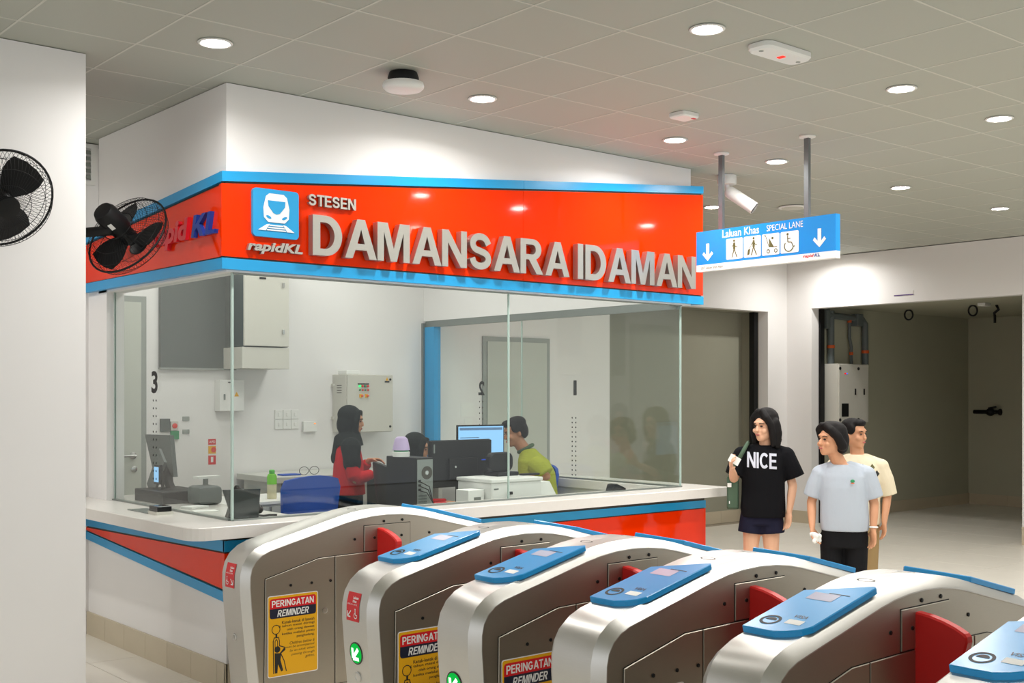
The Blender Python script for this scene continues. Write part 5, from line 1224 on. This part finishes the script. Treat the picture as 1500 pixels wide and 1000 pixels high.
# --- woman in the black T-shirt
wx, wy = 7.08, 5.47; wa = az(wx, wy)
P = person_root('woman in black NICE T-shirt and navy shorts holding a white slip', wx, wy, wa)
hb = {}
def body(b):
    hb['f'], hb['M'] = head_shapes(b, (0.012, 0.0, 1.408), math.radians(-38), 0.03)
    b.cap((0.02, 0.03, 1.22), (0.016, 0.02, 1.34), 0.052, 0.047)
    b.loft([(0.72, 0, 0.02, 0.115, 0.09), (0.85, 0, 0.02, 0.125, 0.09), (1.05, 0, 0.02, 0.13, 0.09), (1.2, 0.01, 0.025, 0.13, 0.075), (1.25, 0.015, 0.03, 0.07, 0.05)])
    arm_shapes(b, (0.165, 0.025, 1.175), (0.215, 0.03, 0.965), (0.190, -0.02, 0.785)); hand_shapes(b, (0.190, -0.02, 0.785), (-0.12, -0.08, -1), (-0.6, -0.5, 0), 1, 0.35)
    arm_shapes(b, (-0.15, 0.025, 1.18), (-0.215, -0.02, 1.015), (-0.222, -0.19, 1.09)); hand_shapes(b, (-0.222, -0.19, 1.09), (-0.15, -0.6, 0.75), (0.9, 0, 0.1), -1, 0.8)
    for x in (-0.095, 0.062): leg_shapes(b, (x * 0.8, 0.02, 0.74), (x, 0.0, 0.43), (x, 0.03, 0.085), (-0.25, -1, 0), 0.98)
bd = blob('body', body, 0.0062, M_skin, P, 5); face_bits(bd, hb['f'], hb['M'])
f = hb['f']
def hair(b):
    M = hb['M']; E_ = lambda p, r: b.ell(f(p), r, M, 14)
    E_((0, 0.025, 0.058), (0.09, 0.098, 0.086)); E_((0, 0.06, -0.03), (0.097, 0.068, 0.125)); E_((0, 0.07, -0.10), (0.095, 0.055, 0.06)); E_((0, 0.02, 0.10), (0.07, 0.075, 0.045))
    for s_ in (-1, 1):
        b.chain([f((s_ * 0.02, -0.05, 0.115)), f((s_ * 0.058, -0.055, 0.07)), f((s_ * 0.08, -0.035, 0.02)), f((s_ * 0.086, -0.02, -0.05)), f((s_ * 0.082, -0.015, -0.135))], [0.024, 0.026, 0.026, 0.028, 0.018], 12)
        b.chain([f((s_ * 0.08, 0.02, 0.03)), f((s_ * 0.092, 0.03, -0.05)), f((s_ * 0.088, 0.03, -0.14))], [0.036, 0.036, 0.026], 12)
blob('hair', hair, 0.0065, M_hair, P, 9)
def tee(b):
    b.loft([(0.735, 0.0, 0.015, 0.162, 0.125), (0.80, -0.002, 0.015, 0.166, 0.125), (0.90, 0, 0.015, 0.160, 0.120), (1.02, 0, 0.012, 0.158, 0.118), (1.12, 0, 0.012, 0.160, 0.115), (1.19, 0.005, 0.02, 0.160, 0.098), (1.235, 0.01, 0.025, 0.125, 0.08), (1.268, 0.015, 0.028, 0.078, 0.066)], 28)
    b.tube([(0.165, 0.025, 1.19), (0.20, 0.026, 1.11), (0.232, 0.028, 1.03)], [0.068, 0.07, 0.074], 16); b.tube([(-0.155, 0.022, 1.195), (-0.19, 0.01, 1.12), (-0.215, -0.01, 1.045)], [0.066, 0.068, 0.068], 16)
    for s_, x_ in ((1, 0.165), (-1, -0.155)): b.ell((x_, 0.025, 1.19), (0.07, 0.068, 0.068), None, 14); b.chain([(s_ * 0.06 + 0.012, 0.028, 1.232), (x_, 0.025, 1.195)], [0.05, 0.062], 12)
shirt = blob('tshirt', tee, 0.0075, M_tee, P, 3)
project_text(P, shirt, 'NICE', -0.118, 0.098, 1.108, 1.222, mat('print_grey', (200, 202, 214), 0.7, var=0.02), -0.06)
def sh_(b):
    b.loft([(0.68, -0.015, 0.02, 0.15, 0.115), (0.82, -0.01, 0.02, 0.145, 0.11)], 24)
    b.ell((-0.015, 0.02, 0.72), (0.15, 0.115, 0.07), None, 18)
    for x in (-0.09, 0.062): b.tube([(x * 0.8, 0.015, 0.77), (x, 0.01, 0.612)], [0.092, 0.098], 18)
blob('shorts', sh_, 0.008, M_navyshort, P, 3)
shoes(P, [(-0.095, 0.03, 0.085), (0.062, 0.03, 0.085)], (-0.25, -1, 0))
Q = root('ticket_slip', 'white slip held up by the woman in black', 'paper', (wx, wy, 0), None, wa, local=True)
MB().prism([(-0.045, -0.03), (0.045, -0.03), (0.045, 0.03), (-0.045, 0.03)], (-0.205, -0.275, 1.172), (0.8, -0.1, -0.45), (0.45, 0, 0.85), V((0.8, -0.1, -0.45)).cross(V((0.45, 0, 0.85))).normalized(), 0.0012).build('slip', M_paper, Q)
Q = root('shoulder_bag', 'dark green cloth bag on the shoulder of the woman in black', 'bag', (wx, wy, 0), None, wa, local=True)
M_bag = mat('green_canvas', (70, 92, 72), 0.8, var=0.08, scale=40)
blob('pouch', lambda b: b.box((-0.268, -0.02, 0.785), (-0.178, 0.10, 1.03)).box((-0.262, -0.04, 0.80), (-0.185, 0.12, 1.0)), 0.008, M_bag, Q, 5)
st_ = []
for p in ((-0.255, 0.01, 1.0), (-0.222, -0.045, 1.10), (-0.165, -0.085, 1.19), (-0.125, -0.06, 1.265), (-0.112, 0.03, 1.285), (-0.13, 0.11, 1.23), (-0.19, 0.12, 1.1), (-0.225, 0.09, 1.0)): st_.append(V(p))
MB().tube(st_, 0.015, 6).build('strap', M_bag, Q, True)
MB().box((-0.262, -0.048, 0.955), (-0.232, -0.041, 0.985)).build('tag', M_paper, Q)
MB().box((-0.25, -0.048, 0.83), (-0.244, -0.043, 0.85)).build('logo', M_signwhite, Q)

# --- older woman in the pale T-shirt
ox, oy = 7.28, 4.90; oa = az(ox, oy)
P = person_root('older woman in pale blue T-shirt and black trousers holding a tissue', ox, oy, oa)
def body(b):
    hb['f'], hb['M'] = head_shapes(b, (-0.098, -0.03, 1.318), math.radians(-48), -0.02)
    b.cap((-0.025, 0.02, 1.12), (-0.08, -0.005, 1.245), 0.055, 0.048)
    b.loft([(0.6, 0, 0.02, 0.14, 0.10), (0.8, 0, 0.02, 0.135, 0.10), (1.0, -0.005, 0.02, 0.135, 0.09), (1.1, -0.01, 0.025, 0.13, 0.075), (1.15, -0.02, 0.025, 0.07, 0.05)])
    arm_shapes(b, (-0.17, 0.02, 1.05), (-0.232, 0.03, 0.865), (-0.225, -0.05, 0.70)); hand_shapes(b, (-0.225, -0.05, 0.70), (0.1, -0.25, -1), (0.9, -0.3, 0), -1, 0.8)
    arm_shapes(b, (0.152, 0.02, 1.055), (0.205, 0.03, 0.865), (0.198, -0.03, 0.69)); hand_shapes(b, (0.198, -0.03, 0.69), (0.0, -0.12, -1), (-0.8, -0.5, 0), 1, 0.35)
    for x in (-0.085, 0.075): leg_shapes(b, (x, 0.02, 0.68), (x, 0.0, 0.40), (x, 0.03, 0.085), (-0.3, -1, 0), 0.9)
bd = blob('body', body, 0.0062, M_skin2, P, 5); face_bits(bd, hb['f'], hb['M'])
f = hb['f']
def hair(b):
    M = hb['M']; E_ = lambda p, r: b.ell(f(p), r, M, 14)
    E_((0, 0.03, 0.06), (0.096, 0.102, 0.08)); E_((0, 0.068, 0.0), (0.098, 0.072, 0.095)); E_((0, 0.072, -0.055), (0.088, 0.055, 0.05)); E_((0, 0.0, 0.10), (0.075, 0.08, 0.04))
    for s_ in (-1, 1):
        b.chain([f((s_ * 0.02, -0.06, 0.105)), f((s_ * 0.06, -0.05, 0.075)), f((s_ * 0.084, -0.01, 0.03)), f((s_ * 0.088, 0.035, -0.04))], [0.026, 0.03, 0.032, 0.036], 12)
blob('hair', hair, 0.0065, M_hair, P, 8)
def tee(b):
    b.loft([(0.668, 0.0, 0.015, 0.168, 0.135), (0.74, 0.0, 0.012, 0.172, 0.135), (0.86, -0.003, 0.01, 0.168, 0.130), (0.98, -0.006, 0.01, 0.165, 0.125), (1.06, -0.01, 0.015, 0.165, 0.11), (1.115, -0.015, 0.02, 0.14, 0.09), (1.142, -0.022, 0.02, 0.092, 0.076)], 28)
    b.tube([(-0.165, 0.02, 1.07), (-0.20, 0.022, 0.99), (-0.228, 0.027, 0.905)], [0.066, 0.068, 0.066], 16); b.tube([(0.15, 0.02, 1.075), (0.178, 0.022, 0.99), (0.205, 0.027, 0.905)], [0.068, 0.07, 0.068], 16)
    for x_ in (-0.165, 0.15): b.ell((x_, 0.02, 1.07), (0.07, 0.07, 0.066), None, 14); b.chain([(-0.02 + (0.06 if x_ > 0 else -0.06), 0.022, 1.118), (x_, 0.02, 1.078)], [0.05, 0.06], 12)
shirt = blob('tshirt', tee, 0.0075, M_paleblue, P, 3)
b = MB(); b.ell((0.055, -0.118, 1.032), (0.016, 0.006, 0.012), None, 8); b.build('chest_emblem', M_grnbtn, P, True)
b = MB(); b.ell((0.055, -0.120, 1.017), (0.014, 0.005, 0.004), None, 8); b.build('chest_emblem', M_orng, P, True)
def pants(b):
    b.loft([(0.55, 0, 0.02, 0.165, 0.12), (0.70, 0, 0.015, 0.16, 0.122)], 24)
    for x in (-0.088, 0.08): b.tube([(x, 0.015, 0.64), (x, 0.01, 0.4), (x, 0.025, 0.09)], [0.088, 0.078, 0.062], 18)
blob('trousers', pants, 0.008, M_blackpants, P, 3)
MB().lathe([(0.03, -0.006), (0.033, 0), (0.03, 0.006)], (0.199, -0.027, 0.70), (0, 0.12, 1), 14).build('bracelet', M_signwhite, P, True)
shoes(P, [(-0.085, 0.03, 0.085), (0.075, 0.03, 0.085)], (-0.3, -1, 0))
Q = root('tissue', 'crumpled white tissue in the older woman\'s hand', 'tissue', (ox, oy, 0), None, oa, local=True)
def tis(b):
    random.seed(2)
    for k in range(7): b.ell((-0.205 + random.uniform(-0.025, 0.03), -0.10 + random.uniform(-0.02, 0.02), 0.625 + random.uniform(-0.03, 0.035)), (0.022, 0.016, 0.02), None, 8)
blob('tissue_paper', tis, 0.007, M_paper, Q, 1)

# --- man behind them
mx_, my_ = 8.02, 5.28; ma = az(mx_, my_)
P = person_root('man in cream patterned shirt half hidden behind the older woman', mx_, my_, ma)
def body(b):
    hb['f'], hb['M'] = head_shapes(b, (-0.02, 0.0, 1.335), math.radians(55), 0.05)
    b.cap((0.0, 0.03, 1.14), (-0.01, 0.02, 1.26), 0.058, 0.052)
    b.loft([(0.65, 0, 0.02, 0.14, 0.10), (0.9, 0, 0.02, 0.14, 0.10), (1.12, 0, 0.02, 0.14, 0.08), (1.17, 0, 0.02, 0.07, 0.05)])
    arm_shapes(b, (0.175, 0.02, 1.06), (0.225, 0.03, 0.86), (0.20, -0.05, 0.66)); hand_shapes(b, (0.20, -0.05, 0.66), (0, -0.15, -1), (-0.9, -0.3, 0), 1, 0.4)
    arm_shapes(b, (-0.175, 0.02, 1.06), (-0.225, 0.03, 0.86), (-0.20, -0.05, 0.66)); hand_shapes(b, (-0.20, -0.05, 0.66), (0, -0.15, -1), (0.9, -0.3, 0), -1, 0.4)
    for x in (-0.085, 0.085): leg_shapes(b, (x, 0.02, 0.7), (x, 0, 0.41), (x, 0.03, 0.085), (0, -1, 0), 0.9)
bd = blob('body', body, 0.0075, M_skin2, P, 5); face_bits(bd, hb['f'], hb['M']); f = hb['f']
def hair(b):
    M = hb['M']; E_ = lambda p, r: b.ell(f(p), r, M, 14)
    E_((0, 0.03, 0.066), (0.082, 0.09, 0.062)); E_((0, 0.068, 0.005), (0.078, 0.05, 0.075)); E_((0, -0.035, 0.09), (0.062, 0.05, 0.032))
    for s_ in (-1, 1): E_((s_ * 0.066, 0.0, 0.04), (0.02, 0.05, 0.045)); E_((s_ * 0.07, 0.05, 0.0), (0.016, 0.04, 0.06))
blob('hair', hair, 0.008, M_hair, P, 3)
def shirtf(b):
    b.loft([(0.63, 0, 0.015, 0.175, 0.135), (0.9, 0, 0.012, 0.17, 0.13), (1.05, 0, 0.012, 0.175, 0.118), (1.13, 0, 0.02, 0.14, 0.09), (1.175, -0.005, 0.02, 0.075, 0.068)], 26)
    for s in (-1, 1): b.tube([(s * 0.17, 0.02, 1.08), (s * 0.205, 0.022, 0.98), (s * 0.235, 0.03, 0.86)], [0.066, 0.07, 0.066], 16); b.ell((s * 0.17, 0.02, 1.08), (0.07, 0.07, 0.066), None, 14); b.chain([(s * 0.06, 0.022, 1.135), (s * 0.17, 0.02, 1.085)], [0.05, 0.06], 12)
sh2 = blob('shirt', shirtf, 0.0085, M_cream, P, 3)
for i in range(4):
    for j in range(3):
        zc = 1.08 - j * 0.05; xc = -0.1 + i * 0.07 + (0.035 if j % 2 else 0)
        bv = BVHTree.FromPolygons([v.co for v in sh2.data.vertices], [p.vertices for p in sh2.data.polygons]) if i == 0 and j == 0 else bv
        pts = []
        for dx, dz in ((-0.02, 0), (0, -0.028), (0.02, 0), (0, 0.028)):
            h, n, k_, d = bv.ray_cast(V((xc + dx, -1, zc + dz)), V((0, 1, 0))); pts.append((h if h else V((xc, -0.1, zc))) + V((0, -0.006, 0)))
        MB().add(pts, [(0, 1, 2, 3)]).build('shirt_diamond', M_olive if (i + j) % 2 else M_ink, P)
blob('trousers', lambda b: (b.loft([(0.55, 0, 0.02, 0.16, 0.115), (0.68, 0, 0.02, 0.155, 0.115)], 20), [b.tube([(x, 0.015, 0.62), (x, 0.025, 0.085)], [0.085, 0.062], 16) for x in (-0.085, 0.085)]), 0.009, M_khaki, P, 3)
shoes(P, [(-0.085, 0.03, 0.085), (0.085, 0.03, 0.085)], (0, -1, 0))

# --- staff woman standing, seen from the side (looks to the picture's right)
sx_, sy_ = 5.185, 8.2; sa = az(sx_, sy_)
P = person_root('staff woman in red shirt and black headscarf standing at the back desk', sx_, sy_, sa)
def body(b):
    hb['f'], hb['M'] = head_shapes(b, (0.02, 0.0, 1.428), math.radians(82), 0.1, 0.95)
    b.cap((0.0, 0.0, 1.24), (0.005, 0.0, 1.36), 0.05, 0.045)
    b.loft([(0.6, -0.01, 0.0, 0.10, 0.13), (0.9, -0.015, 0.0, 0.10, 0.13), (1.15, -0.01, 0.0, 0.09, 0.14), (1.25, -0.005, 0, 0.05, 0.07)])
    arm_shapes(b, (-0.01, -0.155, 1.19), (0.05, -0.18, 0.96), (0.19, -0.08, 1.0)); hand_shapes(b, (0.19, -0.08, 1.0), (1, 0.3, 0.1), (0, 0.3, -1), 1, 0.8)
    arm_shapes(b, (0.0, 0.15, 1.19), (0.06, 0.18, 0.98), (0.16, 0.1, 1.10)); hand_shapes(b, (0.16, 0.1, 1.10), (1, -0.2, 0.1), (0, -0.3, -1), -1, 0.8)
    for y in (-0.08, 0.08): leg_shapes(b, (-0.01, y, 0.72), (0, y, 0.42), (-0.01, y, 0.085), (1, 0, 0), 0.9)
bd = blob('body', body, 0.0075, M_skin2, P, 5); face_bits(bd, hb['f'], hb['M'], 0.95); f = hb['f']
def scarf(b):
    M = hb['M']; E_ = lambda p, r: b.ell(f(p), r, M, 14)
    E_((0, 0.03, 0.05), (0.09, 0.10, 0.085)); E_((0, 0.045, -0.03), (0.092, 0.085, 0.10)); E_((0, 0.02, -0.10), (0.08, 0.075, 0.05))
    for s in (-1, 1): b.chain([f((s * 0.05, -0.055, 0.08)), f((s * 0.07, -0.045, 0.0)), f((s * 0.055, -0.045, -0.08)), f((0, -0.06, -0.12))], [0.024, 0.026, 0.026, 0.026], 10)
    b.loft([(1.33, 0.0, 0, 0.085, 0.09), (1.27, 0.0, -0.01, 0.105, 0.13), (1.23, 0.005, -0.02, 0.108, 0.15)][::-1], 20)
    b.chain([(0.01, -0.15, 1.22), (0.015, -0.185, 1.12)], [0.085, 0.07], 12); b.ell((0.02, -0.18, 1.10), (0.078, 0.035, 0.09), None, 14)
    b.chain([(-0.085, 0.0, 1.28), (-0.13, -0.03, 1.13)], [0.045, 0.022], 12); b.ell((-0.132, -0.02, 1.13), (0.022, 0.07, 0.05), None, 12)
blob('headscarf', scarf, 0.008, M_hijab, P, 4)
def shirtf(b):
    b.loft([(0.83, -0.005, 0.0, 0.135, 0.165), (0.95, -0.01, 0.0, 0.13, 0.16), (1.1, -0.01, 0, 0.12, 0.165), (1.2, -0.01, 0.0, 0.10, 0.15), (1.26, 0, 0, 0.06, 0.08)], 24)
    b.tube([(-0.01, -0.14, 1.18), (0.04, -0.18, 0.98), (0.06, -0.18, 0.965), (0.175, -0.09, 0.998)], [0.062, 0.058, 0.056, 0.042], 14); b.tube([(0.0, 0.14, 1.18), (0.05, 0.18, 1.0), (0.07, 0.175, 0.99), (0.15, 0.105, 1.08)], [0.062, 0.058, 0.056, 0.042], 14)
blob('shirt', shirtf, 0.008, M_redshirt, P, 3)
blob('trousers', lambda b: (b.loft([(0.5, -0.005, 0.0, 0.115, 0.15), (0.88, -0.005, 0, 0.115, 0.145)], 20), [b.tube([(-0.005, y, 0.6), (-0.005, y, 0.08)], [0.085, 0.07], 16) for y in (-0.08, 0.08)]), 0.009, M_blackpants, P, 3)
shoes(P, [(-0.01, -0.08, 0.085), (-0.01, 0.08, 0.085)], (1, 0, 0))
# --- seated staff woman
qx, qy = 5.44, 7.6; qa = az(qx, qy)
P = person_root('seated staff woman in black headscarf behind the computer tower', qx, qy, qa)
def body(b):
    hb['f'], hb['M'] = head_shapes(b, (0.0, 0.0, 1.215), math.radians(75), 0.15, 0.95)
    b.cap((-0.02, 0, 1.03), (-0.01, 0.0, 1.14), 0.05, 0.045)
    b.loft([(0.54, -0.06, 0, 0.11, 0.15), (0.75, -0.06, 0.0, 0.10, 0.13), (0.97, -0.035, 0, 0.09, 0.14), (1.04, -0.02, 0, 0.05, 0.06)])
    for s in (-1, 1):
        arm_shapes(b, (-0.03, s * 0.15, 0.96), (0.03, s * 0.19, 0.74), (0.25, s * 0.12, 0.77)); hand_shapes(b, (0.25, s * 0.12, 0.77), (1, 0, 0), (0, 0, -1), -s, 0.3)
        b.chain([(-0.03, s * 0.09, 0.6), (0.37, s * 0.1, 0.58), (0.37, s * 0.1, 0.1)], [0.08, 0.055, 0.036], 12); b.chain([(0.37, s * 0.1, 0.05), (0.48, s * 0.1, 0.035)], [0.035, 0.03], 8)
blob('body', body, 0.009, M_skin2, P, 5); bd = P.children[0]; face_bits(bd, hb['f'], hb['M'], 0.95); f = hb['f']
def scarf(b):
    M = hb['M']; E_ = lambda p, r: b.ell(f(p), r, M, 14)
    E_((0, 0.03, 0.05), (0.09, 0.10, 0.085)); E_((0, 0.045, -0.03), (0.092, 0.085, 0.10)); E_((0, 0.02, -0.10), (0.08, 0.075, 0.05))
    for s in (-1, 1): b.chain([f((s * 0.05, -0.055, 0.08)), f((s * 0.07, -0.045, 0.0)), f((s * 0.055, -0.045, -0.08)), f((0, -0.06, -0.12))], [0.024, 0.026, 0.026, 0.026], 10)
    b.loft([(1.12, -0.01, 0, 0.09, 0.10), (1.02, -0.03, 0, 0.12, 0.16), (0.9, -0.03, 0, 0.13, 0.185)][::-1], 20)
blob('headscarf', scarf, 0.009, M_hijab, P, 4)
blob('shirt', lambda b: (b.loft([(0.53, -0.06, 0, 0.14, 0.17), (0.8, -0.06, 0, 0.125, 0.16), (0.97, -0.035, 0, 0.10, 0.155), (1.03, -0.02, 0, 0.06, 0.08)], 20), [b.tube([(-0.03, s * 0.14, 0.96), (0.03, s * 0.19, 0.75), (0.05, s * 0.185, 0.745), (0.23, s * 0.125, 0.768)], [0.06, 0.056, 0.055, 0.042], 12) for s in (-1, 1)]), 0.009, M_redshirt, P, 3)
blob('trousers', lambda b: [b.tube([(-0.05, s * 0.09, 0.6), (0.30, s * 0.1, 0.59), (0.365, s * 0.1, 0.56), (0.38, s * 0.1, 0.5), (0.37, s * 0.1, 0.09)], [0.095, 0.075, 0.07, 0.068, 0.055], 14) for s in (-1, 1)], 0.01, M_blackpants, P, 3)
shoes(P, [(0.37, -0.1, 0.085), (0.37, 0.1, 0.085)], (1, 0, 0))
# --- seated man in the yellow-green polo (looks to the picture's left)
px_, py_ = 6.32, 7.35; pa = az(px_, py_)
P = person_root('seated man in yellow-green striped polo leaning towards the lit monitor', px_, py_, pa)
def body(b):
    hb['f'], hb['M'] = head_shapes(b, (-0.06, 0.0, 1.335), math.radians(-68), 0.28, 1.0)
    b.cap((0.05, 0.01, 1.14), (-0.03, 0.0, 1.26), 0.058, 0.052)
    b.loft([(0.54, 0.16, 0, 0.12, 0.16), (0.75, 0.15, 0.0, 0.12, 0.15), (1.0, 0.11, 0, 0.11, 0.165), (1.12, 0.075, 0, 0.09, 0.14), (1.17, 0.055, 0, 0.05, 0.07)])
    arm_shapes(b, (0.10, -0.18, 1.08), (0.20, -0.23, 0.985), (0.02, -0.2, 0.96)); hand_shapes(b, (0.02, -0.2, 0.96), (-1, 0.1, -0.1), (0, 0, -1), 1, 0.4)
    arm_shapes(b, (0.09, 0.18, 1.08), (0.10, 0.22, 0.87), (-0.10, 0.15, 0.84)); hand_shapes(b, (-0.10, 0.15, 0.84), (-1, -0.1, -0.1), (0, 0, -1), -1, 0.4)
    for s in (-1, 1): b.chain([(0.12, s * 0.1, 0.6), (-0.28, s * 0.11, 0.58), (-0.28, s * 0.11, 0.1)], [0.085, 0.058, 0.038], 12); b.chain([(-0.28, s * 0.11, 0.05), (-0.40, s * 0.11, 0.035)], [0.037, 0.03], 8)
bd = blob('body', body, 0.0075, mat('skin_brown', (176, 124, 92), 0.55, var=0.05), P, 5); face_bits(bd, hb['f'], hb['M']); f = hb['f']
def hair(b):
    M = hb['M']; E_ = lambda p, r: b.ell(f(p), r, M, 14)
    E_((0, 0.03, 0.066), (0.082, 0.09, 0.062)); E_((0, 0.068, 0.005), (0.078, 0.05, 0.08)); E_((0, -0.045, 0.085), (0.058, 0.05, 0.032))
    for s_ in (-1, 1): E_((s_ * 0.066, 0.0, 0.04), (0.02, 0.05, 0.045)); E_((s_ * 0.07, 0.05, 0.0), (0.016, 0.04, 0.06))
blob('hair', hair, 0.008, M_hair, P, 3)
blob('polo_shirt', lambda b: (b.loft([(0.56, 0.165, 0, 0.155, 0.185), (0.75, 0.155, 0, 0.15, 0.18), (1.0, 0.12, 0, 0.155, 0.19), (1.1, 0.095, 0, 0.13, 0.17), (1.16, 0.065, 0, 0.085, 0.10), (1.2, 0.045, 0, 0.066, 0.07)], 24), b.tube([(0.09, -0.16, 1.09), (0.15, -0.2, 1.05), (0.19, -0.222, 1.0)], [0.072, 0.082, 0.078], 14), b.tube([(0.085, 0.15, 1.09), (0.10, 0.2, 1.03), (0.10, 0.222, 0.92)], [0.07, 0.075, 0.066], 14)), 0.008, M_lime, P, 3)
blob('collar', lambda b: b.tube([(0.03 + 0.058 * math.cos(a), 0.058 * math.sin(a), 1.2 + 0.03 * math.cos(a)) for a in [2 * PI * i / 16 for i in range(16)]], 0.017, 8, closed=True), 0.007, mat('collar_green', (70, 92, 66), 0.8, var=0.05), P, 2)
blob('trousers', lambda b: (b.loft([(0.5, 0.14, 0, 0.14, 0.17), (0.62, 0.14, 0, 0.14, 0.17)], 18), [b.tube([(0.12, s * 0.1, 0.6), (-0.22, s * 0.11, 0.59), (-0.275, s * 0.11, 0.56), (-0.29, s * 0.11, 0.5), (-0.28, s * 0.11, 0.09)], [0.095, 0.078, 0.072, 0.07, 0.056], 14) for s in (-1, 1)]), 0.01, M_blackpants, P, 3)
shoes(P, [(-0.28, -0.11, 0.085), (-0.28, 0.11, 0.085)], (-1, 0, 0))
